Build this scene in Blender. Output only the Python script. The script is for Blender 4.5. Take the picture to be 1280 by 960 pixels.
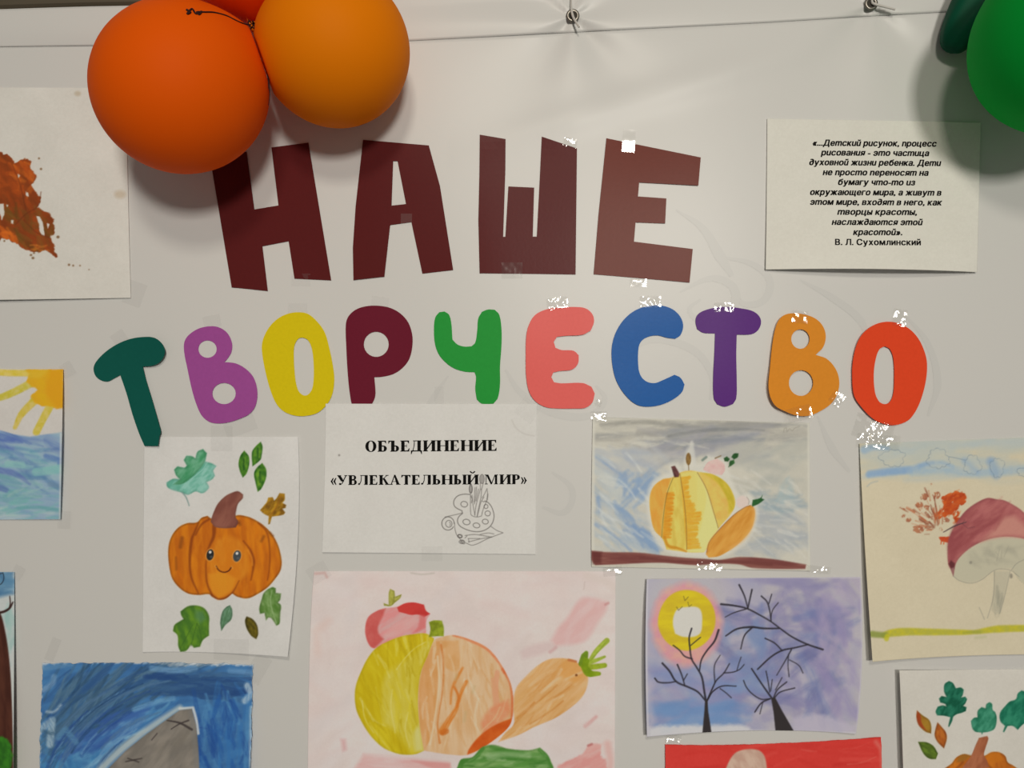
import bpy, bmesh, math, random
import numpy as np
from mathutils import Vector, Matrix, geometry

scene = bpy.context.scene
for o in list(bpy.data.objects): bpy.data.objects.remove(o)
COL = scene.collection

# ------------------------------------------------------------------ camera, light, exposure
U = 1.11e-3                 # one drawing unit in metres (an A4 sheet measures 267 x 189 units)
D = 1.07                    # camera to wall
ZC = 1.52                   # camera height above the floor
cam_d = bpy.data.cameras.new('camera'); cam = bpy.data.objects.new('camera', cam_d); COL.objects.link(cam)
cam.location = (0, -D, ZC); cam.rotation_euler = (math.radians(90), 0, 0)
cam_d.sensor_fit = 'HORIZONTAL'; cam_d.angle = 2*math.atan(640*U/D); cam_d.clip_start = .01
scene.camera = cam
scene.view_settings.view_transform = 'Standard'; scene.view_settings.look = 'None'
scene.view_settings.exposure = 0.0; scene.view_settings.gamma = 1.0; scene.view_settings.use_curve_mapping = False

world = bpy.data.worlds.new('corridor_ambience'); scene.world = world; world.use_nodes = True
bg = world.node_tree.nodes['Background']; bg.inputs['Color'].default_value = (1.0, .93, .82, 1); bg.inputs['Strength'].default_value = 0.12

def ceiling_lamp(name, loc, size, power, col, aim, spread=180):
    l = bpy.data.lights.new(name, 'AREA'); l.shape = 'RECTANGLE'; l.size, l.size_y = size; l.energy = power; l.color = col; l.spread = math.radians(spread)
    o = bpy.data.objects.new(name, l); COL.objects.link(o); o.location = loc
    o.rotation_euler = (Vector(aim) - Vector(loc)).to_track_quat('-Z', 'Y').to_euler()
    return o
LAMP = (1.13, -6.0, ZC + 1.20)                 # the far lamp whose glare lies over the middle of the wall
ceiling_lamp('ceiling_lamp', (.05, -2.75, ZC + 1.45), (.34, .34), 9.6, (1.0, .91, .76), (.05, 0, ZC - .25), 130)
ceiling_lamp('ceiling_lamp', LAMP, (.75, .75), 36, (1.0, .935, .83), (.05, 0, ZC - .2), 90)

# ------------------------------------------------------------------ helpers
E_REF = (.72, .665, .59)    # what white light becomes on this wall; paints are named by the colour they show there
def lin(c):
    c = np.asarray(c, float)
    return np.where(c <= .04045, c/12.92, ((np.maximum(c, 0) + .055)/1.055)**2.4)
def albedo(rgb255):
    return np.clip(lin(np.asarray(rgb255, float)/255.0)/np.array(E_REF), .002, .93)

def at(px, py, h=0.0):
    """the point h metres in front of the wall that the camera sees at (px, py)"""
    k = (D - h)/D
    return Vector(((px - 640)*U*k, -h, ZC + (480 - py)*U*k))
def at_np(P, h):
    k = (D - h)/D
    return np.stack([(P[..., 0] - 640)*U*k, -h, ZC + (480 - P[..., 1])*U*k], -1)

def link(name, mesh, mat=None, parent=None, smooth=True):
    o = bpy.data.objects.new(name, mesh); COL.objects.link(o)
    if mat: mesh.materials.append(mat)
    if parent: o.parent = parent
    if smooth and len(mesh.polygons): mesh.polygons.foreach_set('use_smooth', [True]*len(mesh.polygons))
    return o
def tag(o, label=None, cat=None, group=None, kind=None):
    if label: o['label'] = label
    if cat: o['category'] = cat
    if group: o['group'] = group
    if kind: o['kind'] = kind
    return o
def bm_obj(name, bm, mat=None, parent=None, smooth=True):
    bmesh.ops.recalc_face_normals(bm, faces=bm.faces)
    me = bpy.data.meshes.new(name); bm.to_mesh(me); bm.free()
    return link(name, me, mat, parent, smooth)

def mat_new(name):
    m = bpy.data.materials.new(name); m.use_nodes = True
    nt = m.node_tree; return m, nt, nt.nodes['Principled BSDF']
def noise_bump(nt, b, scale, strength, dist=.0004, detail=4, stretch=None):
    tc = nt.nodes.new('ShaderNodeTexCoord'); n = nt.nodes.new('ShaderNodeTexNoise'); bp = nt.nodes.new('ShaderNodeBump')
    n.inputs['Scale'].default_value = scale; n.inputs['Detail'].default_value = detail
    bp.inputs['Strength'].default_value = strength; bp.inputs['Distance'].default_value = dist
    src = tc.outputs['Object']
    if stretch:
        mp = nt.nodes.new('ShaderNodeMapping'); mp.inputs['Scale'].default_value = stretch
        nt.links.new(src, mp.inputs['Vector']); src = mp.outputs['Vector']
    nt.links.new(src, n.inputs['Vector']); nt.links.new(n.outputs['Fac'], bp.inputs['Height']); nt.links.new(bp.outputs['Normal'], b.inputs['Normal'])
    return tc, n, bp
def mat_plain(name, rgb, rough=.5, spec=.5, metal=0, bump=None, var=0.0, vscale=30):
    m, nt, b = mat_new(name)
    a = albedo(rgb)
    b.inputs['Base Color'].default_value = (*a, 1); b.inputs['Roughness'].default_value = rough
    b.inputs['Specular IOR Level'].default_value = spec; b.inputs['Metallic'].default_value = metal
    if bump: noise_bump(nt, b, *bump)
    if var:
        tc = nt.nodes.new('ShaderNodeTexCoord'); n = nt.nodes.new('ShaderNodeTexNoise'); n.inputs['Scale'].default_value = vscale
        r = nt.nodes.new('ShaderNodeMix'); r.data_type = 'RGBA'
        r.inputs[6].default_value = (*np.clip(a*(1 - var), 0, 1), 1); r.inputs[7].default_value = (*np.clip(a*(1 + var), 0, .95), 1)
        nt.links.new(tc.outputs['Object'], n.inputs['Vector']); nt.links.new(n.outputs['Fac'], r.inputs[0]); nt.links.new(r.outputs[2], b.inputs['Base Color'])
    return m
def mat_painted(name, rough=.62, spec=.16):
    """paper carrying paint: pigment from the brush layer, tooth of the paper from noise"""
    m, nt, b = mat_new(name)
    at_ = nt.nodes.new('ShaderNodeAttribute'); at_.attribute_name = 'paint'
    tc, n, bp = noise_bump(nt, b, 420, .25, .0003, 3)
    g = nt.nodes.new('ShaderNodeMapRange'); g.inputs['To Min'].default_value = .965; g.inputs['To Max'].default_value = 1.035
    nt.links.new(n.outputs['Fac'], g.inputs['Value'])
    mul = nt.nodes.new('ShaderNodeVectorMath'); mul.operation = 'SCALE'
    nt.links.new(at_.outputs['Color'], mul.inputs[0]); nt.links.new(g.outputs['Result'], mul.inputs['Scale']); nt.links.new(mul.outputs['Vector'], b.inputs['Base Color'])
    b.inputs['Roughness'].default_value = rough; b.inputs['Specular IOR Level'].default_value = spec
    return m
M_PAINT = mat_painted('painted_paper'); M_PRINT = mat_painted('office_paper', .55, .16)

# ------------------------------------------------------------------ the wall, its rail and the vinyl banner
BANNER = .012               # the vinyl hangs this far off the wall
W_WALL = mat_plain('wall_paint', (172, 164, 150), .8, .2, bump=(60, .3, .002), var=.04)
me = bpy.data.meshes.new('wall_back'); me.from_pydata([(-2.4, 0, .2), (2.4, 0, .2), (2.4, 0, 2.9), (-2.4, 0, 2.9), (-2.4, .1, .2), (2.4, .1, .2), (2.4, .1, 2.9), (-2.4, .1, 2.9)], [],
    [(0, 1, 2, 3), (5, 4, 7, 6), (1, 5, 6, 2), (4, 0, 3, 7), (3, 2, 6, 7), (4, 5, 1, 0)])
tag(link('wall_back', me, W_WALL, smooth=False), kind='structure')

def hem_y(x): return np.interp(x, [-300, 0, 120, 512, 640, 800, 960, 1090, 1200, 1600], [61, 58.5, 57, 51, 44.5, 36, 28, 20, 14, -8])
def top_y(x): return np.interp(x, [-300, 0, 60, 110, 240, 640, 1600], [16, 11.5, 9.5, 8, 5.5, -22, -78])
EYES = ((716, 19.5), (1089, 4.5))
_r = np.random.RandomState(8)
def banner_h(x, y):
    h = BANNER + .0016*np.sin(x*.0061 + y*.0034 + 1.0) + .0010*np.sin(x*.017 - y*.006)
    # soft pulls running from the fixings
    for cx, cy in EYES:
        dx, dy = x - cx, y - cy
        r = np.hypot(dx, dy); a = np.arctan2(dx, dy)
        h = h + .0022*np.exp(-(r/150)**2)*np.cos(a*5) - .004*np.exp(-(r/38)**2)
    d = (y - 170) + (x - 640)*.30                      # long slanting crease
    h = h + .0030*np.exp(-(d/22)**2)*np.clip((x - 560)/160, 0, 1)*np.clip((1080 - x)/160, 0, 1)
    band = np.clip((hem_y(x) - y)/26, 0, 1.6)          # the header bellies out a little
    h = h + .0022*np.sin(band*1.9)*(y < hem_y(x)) * (1 + .5*np.sin(x*.012))
    return h

M_VINYL, nt, b = mat_new('white_vinyl')
a = albedo((192, 186, 176)); b.inputs['Base Color'].default_value = (*a, 1)
b.inputs['Roughness'].default_value = .36; b.inputs['Specular IOR Level'].default_value = .28
noise_bump(nt, b, 55, .12, .0006, 3)

def grid_mesh(name, X, Y, H):
    ny, nx = X.shape
    co = at_np(np.stack([X, Y], -1), H).reshape(-1, 3)
    i = np.arange(nx*ny).reshape(ny, nx)
    F = np.stack([i[1:, :-1], i[1:, 1:], i[:-1, 1:], i[:-1, :-1]], -1).reshape(-1, 4)
    return mesh_np(name, co, F)
def mesh_np(name, co, F, col=None):
    me = bpy.data.meshes.new(name)
    me.vertices.add(len(co)); me.vertices.foreach_set('co', np.ascontiguousarray(co, np.float32).ravel())
    n = F.shape[1]
    me.loops.add(F.size); me.loops.foreach_set('vertex_index', np.ascontiguousarray(F, np.int32).ravel())
    me.polygons.add(len(F)); me.polygons.foreach_set('loop_start', np.arange(0, F.size, n, dtype=np.int32)); me.polygons.foreach_set('loop_total', np.full(len(F), n, np.int32))
    me.update(calc_edges=True)
    if col is not None:
        ca = me.color_attributes.new('paint', 'FLOAT_COLOR', 'POINT')
        ca.data.foreach_set('color', np.concatenate([col, np.ones((len(col), 1))], 1).astype(np.float32).ravel())
    me.validate(); return me
def thick(o, t, off=-1):
    m = o.modifiers.new('thickness', 'SOLIDIFY'); m.thickness = t; m.offset = off
    return o

xs = np.linspace(-420, 1700, 425); tt = np.concatenate([np.linspace(0, 1, 22)[:-1], np.linspace(1, 1.012, 2)[:1], np.linspace(1.0, 22, 300)])
X = np.repeat(xs[None], len(tt), 0); top = top_y(xs)[None]; hem = hem_y(xs)[None]
Yg = np.where(tt[:, None] <= 1, top + (hem - top)*tt[:, None], hem + (tt[:, None] - 1)/21*(1420 - hem))
H = banner_h(X, Yg)
me = grid_mesh('vinyl_banner', X, Yg, H)
banner = thick(link('vinyl_banner', me, M_VINYL), .0006)
tag(banner, 'large white vinyl banner stretched over the wall behind all the letters and drawings', 'banner')
# welded hem: a second layer of vinyl along the top
k = 21
me = grid_mesh('hem', X[:k], top + (hem - top)*np.linspace(.02, 1, k)[:, None], banner_h(X[:k], top + (hem - top)*np.linspace(.02, 1, k)[:, None]) + .0008)
thick(link('hem', me, M_VINYL, banner), .0006)
#PAINT-BEGIN  ---- a small brush library: children's paintings are laid down stroke by stroke on a grid of vertices
K = 1.3                                     # samples per unit (one unit = 1.11 mm on the wall)
CR = dict(pa=(160, 530, 5.3333), pb=(160, 650, 5.3333), ti=(390, 490, 4.2667), t2=(540, 580, 8.0), gr=(730, 510, 4.2667),
          g6=(820, 540, 6.0), m1=(1060, 540, 5.818), m2=(1060, 680, 5.818), m3=(1180, 600, 5.3333), mo=(0, 700, 3.691),
          s1=(370, 700, 5.565), s2=(560, 700, 5.565), s3=(370, 790, 5.565), s4=(560, 790, 5.565), mn=(790, 710, 4.2667),
          l2=(1080, 820, 6.4), rd=(800, 900, 4.0), pr=(0, 180, 4.0), se=(0, 440, 4.0), tr=(0, 700, 3.7),
          A=(260, 150, 4.0), B=(580, 150, 4.0), L1=(100, 370, 5.3333), L2=(310, 370, 5.3333), L3=(520, 370, 5.3333),
          L4=(740, 370, 5.3333), L5=(940, 370, 5.3333), P=(0, 0, 1.0))

def pts(s, cr='P'):
    """A string of drawing coordinates on one sketch sheet -> points in wall units."""
    a = np.array([float(v) for v in s.split()]).reshape(-1, 2)
    x0, y0, k = CR[cr]
    return a / k + np.array([x0, y0])

def spline(P, closed=True, n=6, corner=52):
    """Catmull-Rom through P; turns sharper than `corner` degrees stay corners."""
    P = np.asarray(P, float); m = len(P)
    if m < 3: return P
    out = []
    def ang(i):
        if not closed and i in (0, m - 1): return 180.0
        a = P[i] - P[i - 1]; b = P[(i + 1) % m] - P[i]
        c = np.dot(a, b) / (np.linalg.norm(a) * np.linalg.norm(b) + 1e-9)
        return math.degrees(math.acos(max(-1, min(1, c))))
    A = [ang(i) > corner for i in range(m)]
    for i in range(m if closed else m - 1):
        p1, p2 = P[i], P[(i + 1) % m]
        p0, p3 = P[i - 1], P[(i + 2) % m]
        L = np.linalg.norm(p2 - p1)
        t1 = (p2 - p1) if A[i] or (not closed and i == 0) else (p2 - p0) / (np.linalg.norm(p2 - p0) + 1e-9) * L
        j = (i + 1) % m
        t2 = (p2 - p1) if A[j] or (not closed and j == m - 1) else (p3 - p1) / (np.linalg.norm(p3 - p1) + 1e-9) * L
        for k in range(n):
            t = k / n
            h = 2*t**3 - 3*t**2 + 1, t**3 - 2*t**2 + t, -2*t**3 + 3*t**2, t**3 - t**2
            out.append(h[0]*p1 + h[1]*t1 + h[2]*p2 + h[3]*t2)
    if not closed: out.append(P[-1])
    return np.array(out)

_RT = np.random.RandomState(5).rand(256, 256)
def vnoise(u, v, seed=0):
    u = u + seed * 17.31; v = v + seed * 9.77
    iu = np.floor(u).astype(int); iv = np.floor(v).astype(int)
    fu = u - iu; fv = v - iv
    fu = fu*fu*(3 - 2*fu); fv = fv*fv*(3 - 2*fv)
    g = lambda a, b: _RT[a & 255, b & 255]
    return (g(iu, iv)*(1 - fu) + g(iu + 1, iv)*fu)*(1 - fv) + (g(iu, iv + 1)*(1 - fu) + g(iu + 1, iv + 1)*fu)*fv

def fnoise(X, Y, scale=12.0, ang=0.0, stretch=1.0, seed=0, octs=3):
    c, s = math.cos(math.radians(ang)), math.sin(math.radians(ang))
    u = (X*c + Y*s) / (scale*stretch); v = (-X*s + Y*c) / scale
    r = 0; w = 0; a = 1.0
    for o in range(octs):
        r = r + a*vnoise(u*2**o, v*2**o, seed + 3*o); w += a; a *= 0.55
    return r / w

def seg_dist(P, X, Y, closed, R=None):
    """distance to a polyline (minus interpolated radius R when given) and inside-ness for closed ones"""
    D = np.full(X.shape, 1e9); ins = np.zeros(X.shape, bool)
    m = len(P)
    for i in range(m if closed else m - 1):
        ax, ay = P[i]; bx, by = P[(i + 1) % m]
        dx, dy = bx - ax, by - ay
        q = dx*dx + dy*dy + 1e-12
        t = np.clip(((X - ax)*dx + (Y - ay)*dy) / q, 0, 1)
        d = np.hypot(X - ax - t*dx, Y - ay - t*dy)
        if R is not None: d = d - (R[i] + (R[(i + 1) % m] - R[i])*t)
        np.minimum(D, d, out=D)
        if closed and ay != by:
            c = (ay > Y) != (by > Y)
            ins ^= c & (X < dx*(Y - ay)/dy + ax)
    return D, ins

class Sheet:
    def __init__(s, x0, y0, x1, y1, base, seed=1, grain=0.012, blotch=0.02, k=None):
        k = k or K
        s.x0, s.y0 = x0, y0
        s.nx = int(round((x1 - x0)*k)) + 1; s.ny = int(round((y1 - y0)*k)) + 1
        s.X, s.Y = np.meshgrid(np.linspace(x0, x1, s.nx), np.linspace(y0, y1, s.ny))
        s.dx = (x1 - x0)/(s.nx - 1); s.dy = (y1 - y0)/(s.ny - 1)
        s.img = np.ones((s.ny, s.nx, 3))*np.array(base)/255.0
        s.img += ((fnoise(s.X, s.Y, 40, seed=seed) - .5)*blotch*2)[..., None]
        s.img += ((fnoise(s.X, s.Y, 2.5, seed=seed + 1) - .5)*grain*2)[..., None]
        s.lab = np.zeros((s.ny, s.nx), int); s.names = ['']; s.seed = seed
        s.rng = np.random.RandomState(seed)
    def win(s, P, m):
        a, b = P.min(0) - m, P.max(0) + m
        i0 = max(0, int((a[0] - s.x0)/s.dx)); i1 = min(s.nx, int((b[0] - s.x0)/s.dx) + 2)
        j0 = max(0, int((a[1] - s.y0)/s.dy)); j1 = min(s.ny, int((b[1] - s.y0)/s.dy) + 2)
        return (slice(j0, max(j0, j1)), slice(i0, max(i0, i1)))
    def part(s, name):
        s.names.append(name); return len(s.names) - 1
    def put(s, w, A, col):
        A = A[..., None]; s.img[w] = s.img[w]*(1 - A) + col*A
    def fill(s, P, col, a=1.0, soft=1.2, col2=None, streak=(0, 10, 1), amt=1.0, holes=0.0, edge=0.0, smooth=True, part=None, n=6, jag=0.0, clip=None):
        """a painted area: col..col2 mixed by streaky noise, `holes` leaves paper showing, `edge` dries darker at the rim"""
        P = spline(P, True, n) if smooth else np.asarray(P, float)
        w = s.win(P, soft + jag + 1); X, Y = s.X[w], s.Y[w]
        if X.size == 0: return
        s.seed += 1
        D, ins = seg_dist(P, X, Y, True); sd = np.where(ins, -D, D)
        if jag: sd = sd + (fnoise(X, Y, 3 + jag, seed=s.seed + 40) - .5)*2*jag
        M = np.clip(.5 - sd/soft, 0, 1)
        if clip is not None: M = M*clip[w]
        ang, sc, st = streak
        N = fnoise(X, Y, sc, ang, st, s.seed)
        N = np.clip((N - .5)*2.4 + .5, 0, 1)
        c1 = np.array(col)/255.0; c2 = np.array(col2 if col2 is not None else col)/255.0
        C = c1 + (c2 - c1)*(N*amt)[..., None]
        if edge: C = C*(1 - edge*np.clip(1 + sd/3.0, 0, 1)*(sd < 0))[..., None]
        A = M*a
        if holes:
            H = fnoise(X, Y, sc*.6, ang, st, s.seed + 11)
            A = A*(1 - np.clip((H - (1 - holes))*9, 0, 1))
        s.put(w, A, C)
        if part:
            L = s.part(part) if isinstance(part, str) else part
            s.lab[w][M > .5] = L
            return L
    def stroke(s, P, wd, col, a=1.0, soft=1.0, smooth=True, dry=0.0, part=None, col2=None, clip=None):
        P = spline(P, False, 5) if smooth else np.asarray(P, float)
        wd = np.atleast_1d(wd).astype(float)
        R = np.interp(np.linspace(0, 1, len(P)), np.linspace(0, 1, len(wd)), wd)/2
        w = s.win(P, R.max() + soft + 1); X, Y = s.X[w], s.Y[w]
        if X.size == 0: return
        D, _ = seg_dist(P, X, Y, False, R)
        M = np.clip(.5 - D/soft, 0, 1); A = M*a
        if clip is not None: A = A*clip[w]
        if dry:
            s.seed += 1
            d = P[-1] - P[0]; an = math.degrees(math.atan2(d[1], d[0]))
            H = fnoise(X, Y, max(1.2, R.max()*.35), an, 6, s.seed)
            A = A*(1 - dry*np.clip((H - .42)*5, 0, 1))
        C = np.array(col)/255.0
        if col2 is not None:
            s.seed += 1
            N = np.clip((fnoise(X, Y, 5, seed=s.seed) - .5)*2.4 + .5, 0, 1)[..., None]
            C = C + (np.array(col2)/255.0 - C)*N
        s.put(w, A, C)
        if part:
            L = s.part(part) if isinstance(part, str) else part
            s.lab[w][M > .5] = L
            return L
    def mask(s, P, soft=1.2, smooth=True):
        P = spline(P) if smooth else np.asarray(P, float)
        w = s.win(P, soft + 1); M = np.zeros(s.X.shape)
        D, ins = seg_dist(P, s.X[w], s.Y[w], True)
        M[w] = np.clip(.5 - np.where(ins, -D, D)/soft, 0, 1)
        return M
    def dabs(s, P, n, cols, ln=(14, 26), wd=(3, 7), ang=0, jit=15, a=.5, soft=3.0, dry=.4, bow=.1, clip=None, smooth=False, flow=None):
        """n loose brush strokes over area P"""
        Pp = np.asarray(P, float); lo, hi = Pp.min(0), Pp.max(0); k = 0
        for _ in range(n*6):
            c = lo + s.rng.rand(2)*(hi - lo)
            D, ins = seg_dist(Pp, c[:1], c[1:], True)
            if not ins[0]: continue
            th = math.radians((flow(c) if flow else ang) + s.rng.randn()*jit)
            L = s.rng.uniform(*ln)/2; u = np.array([math.cos(th), math.sin(th)]); v = np.array([-u[1], u[0]])
            b = s.rng.randn()*bow*L
            W = s.rng.uniform(*wd)
            s.stroke(np.array([c - u*L, c + v*b, c + u*L]), [W*.7, W, W*.5], cols[s.rng.randint(len(cols))], a*s.rng.uniform(.6, 1), soft, True, dry, clip=clip)
            k += 1
            if k >= n: break
    def ellipse(s, cx, cy, rx, ry, rot=0, n=24):
        t = np.linspace(0, 2*math.pi, n, endpoint=False); c, q = math.cos(rot), math.sin(rot)
        x, y = rx*np.cos(t), ry*np.sin(t)
        return np.stack([cx + x*c - y*q, cy + x*q + y*c], 1)

def ell(s, cr, cx, cy, rx, ry, rot=0):
    x0, y0, k = CR[cr]
    return s.ellipse(cx/k + x0, cy/k + y0, rx/k, ry/k, rot)

WHITE = (206, 200, 191)

def paint_face_pumpkin():
    s = Sheet(176, 542, 377, 826, WHITE, 3)
    # teal oak leaf
    L = s.fill(pts('255 390 300 365 345 368 320 340 308 305 330 283 378 290 392 278 373 240 390 212 425 215 450 230 465 185 500 168 525 195 515 250 560 262 590 280 568 310 580 345 560 370 525 388 540 420 530 440 495 462 450 450 400 472 350 455 290 438 262 420', 'pa'),
           (98, 165, 140), soft=1.6, col2=(140, 190, 172), streak=(-40, 5, 2), part='painted_leaf', edge=.12)
    s.fill(pts('308 305 330 283 378 290 392 278 373 240 390 212 425 215 450 230 465 185 500 168 525 195 512 250 480 300 420 360 360 400 300 405 345 368 320 340', 'pa'),
           (62, 138, 88), a=.9, soft=1.8, col2=(105, 165, 125), streak=(-50, 5, 2), edge=.15)
    s.stroke(pts('400 385 450 345 500 300 530 255', 'pa'), 1.2, (150, 195, 178), a=.7)
    s.stroke(pts('360 455 385 485 400 520 408 545', 'pa'), [1.8, 1.4], (128, 150, 142), a=.9, part=L)
    for q in ('775 177 805 215 808 270 790 330 765 358 745 310 737 262 750 210', '885 118 897 150 890 215 882 240 830 283 826 190 850 150',
              '895 260 920 300 920 360 890 430 865 452 850 390 840 330 860 290'):
        p = pts(q, 'pa'); c = p.mean(0)
        s.fill(p, (38, 84, 26), col2=(75, 125, 32), streak=(80, 3, 2), part='painted_leaf')
        s.fill(c + (p - c)*.72, (118, 160, 48), a=.8, soft=3, col2=(60, 110, 34), streak=(80, 3, 2))
        s.stroke(np.array([c + (0, -6), c + (0, 7)]), 1.6, (34, 74, 26), a=.75, soft=1.6)
    s.fill(pts('1010 460 1045 465 1045 505 1030 525 1055 540 1050 560 1030 565 1048 590 1035 605 960 618 945 668 935 668 938 615 905 598 880 575 905 545 925 520 935 490 965 488 975 510 990 495', 'pa'),
           (176, 128, 30), col2=(120, 82, 22), streak=(-50, 4, 2), part='painted_leaf')
    s.stroke(pts('945 615 985 560 1020 480', 'pa'), 1.2, (150, 92, 24), a=.8)
    # the pumpkin
    O = pts('268 200 285 120 330 55 390 22 460 15 490 -15 530 -28 555 -10 640 25 720 -30 790 -25 850 0 910 40 965 100 1005 180 1025 280 1015 340 975 400 930 450 870 490 800 522 730 512 695 490 650 525 605 532 560 512 540 495 470 500 400 490 340 450 295 390 275 310', 'pb')
    L = s.fill(O, (208, 118, 22), col2=(188, 98, 20), streak=(85, 6, 4), edge=.3, part='painted_pumpkin')
    M = s.mask(O)
    s.dabs(O, 60, [(222, 132, 26), (196, 108, 22), (214, 112, 14), (180, 92, 20)], (14, 30), (2, 5), 88, 12, .4, 2.5, clip=M)
    s.fill(pts('530 350 560 230 590 130 680 110 760 150 800 250 800 350 740 410 690 480 600 525 555 480', 'pb'), (216, 134, 34), a=.75, soft=6, col2=(206, 118, 26), streak=(85, 6, 3))
    s.fill(pts('535 360 640 350 720 390 690 470 605 522 555 470', 'pb'), (218, 138, 34), a=.8, soft=4)
    dk = (124, 54, 18)
    for q, w in (('470 20 440 90 425 130 412 260 422 380 470 490', [2, 3.6, 1.6]), ('575 40 570 110 545 170 525 215', [5, 3.5, 1.2]), ('522 270 520 350 530 430 560 500', [1, 2, 2.5]),
                 ('770 140 815 200 838 270 835 320 820 400', [1.5, 3.5, 1.5]), ('870 20 925 80 945 200 942 330 930 400', [2, 1.6, 1]), ('560 500 605 528 660 515 700 480 740 405', [2, 2.4, 1]),
                 ('540 -5 490 30 450 100', [2.5, 2.5, 1.5]), ('560 10 600 30 680 40 740 20', [2, 3, 2])):
        s.stroke(pts(q, 'pb'), w, dk, a=.72, soft=2.2, clip=M)
    for q, w in (('360 120 350 180', 4.5), ('945 85 965 105', 3), ('905 110 890 140', 3.5), ('740 10 745 30', 4), ('320 250 322 330', 2.5)):
        s.stroke(pts(q, 'pb'), w, (112, 58, 24), a=.5, soft=3)
    s.stroke(pts('800 200 825 250 830 300', 'pb'), 2, (226, 142, 44), a=.6, soft=2)
    s.fill(pts('550 650 570 590 600 530 650 480 700 455 735 448 768 470 765 495 735 530 722 575 718 620 735 650 720 690 640 695 580 685', 'pa'),
           (142, 88, 72), col2=(122, 70, 58), streak=(-60, 7, 3), edge=.12, part='painted_pumpkin/painted_stem')
    for cx, cy, rx, ry, c in ((548, 232, 24, 37, (38, 40, 40)), (727, 240, 26, 38, (66, 70, 72))):
        s.fill(ell(s, 'pb', cx, cy, rx + 7, ry + 7, .2), (222, 150, 70), a=.7, soft=1.2)
        s.fill(ell(s, 'pb', cx, cy, rx, ry, .2), c, soft=1, part='painted_pumpkin/painted_eye')
        s.fill(ell(s, 'pb', cx, cy - 18, 9, 9), (225, 222, 215), soft=1)
        s.fill(ell(s, 'pb', cx + 7, cy + 14, 10, 8), (96, 98, 98), soft=1, a=.6)
    s.stroke(pts('588 308 606 335 640 348 672 338 688 316', 'pb'), 1.5, (88, 38, 18), part='painted_pumpkin/painted_smile')
    s.stroke(pts('580 305 590 318', 'pb'), 1.2, (224, 160, 80), a=.7); s.stroke(pts('690 310 698 322', 'pb'), 1.2, (224, 160, 80), a=.7)
    s.fill(pts('350 610 400 575 460 570 510 590 540 640 540 700 540 770 500 800 480 845 440 852 420 830 390 870 350 880 335 840 330 770 300 740 310 700 345 675 370 660 355 635', 'pb'),
           (98, 140, 38), soft=1.6, col2=(70, 112, 38), streak=(70, 6, 2), edge=.15, part='painted_leaf')
    s.fill(pts('450 600 500 610 520 660 480 690 450 650', 'pb'), (86, 128, 82), a=.7, soft=5)
    for q in ('420 840 440 760 460 690', '345 860 390 780 430 700', '490 800 480 740 460 690'): s.stroke(pts(q, 'pb'), 1.1, (60, 96, 34), a=.6)
    s.fill(pts('680 567 695 600 690 660 650 700 622 740 615 680 630 610 655 580', 'pb'), (112, 150, 116), col2=(86, 122, 88), streak=(100, 3, 2), edge=.25, part='painted_leaf')
    s.stroke(pts('670 590 650 650 628 720', 'pb'), .9, (70, 110, 70), a=.8)
    s.fill(pts('790 642 830 660 860 700 868 760 855 795 820 770 790 720 780 670', 'pb'), (112, 96, 26), col2=(78, 68, 20), streak=(60, 3, 2), edge=.3, part='painted_leaf')
    s.fill(pts('960 448 985 455 985 485 1020 490 1015 530 1000 550 1020 570 1015 620 1010 690 990 705 955 655 935 650 920 670 910 620 880 625 875 590 890 530 910 480', 'pb'),
           (126, 156, 92), soft=1.6, col2=(84, 122, 50), streak=(60, 5, 2), edge=.18, part='painted_leaf')
    s.stroke(pts('960 470 950 550 990 690', 'pb'), 1, (150, 175, 120), a=.8)
    return s

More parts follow.
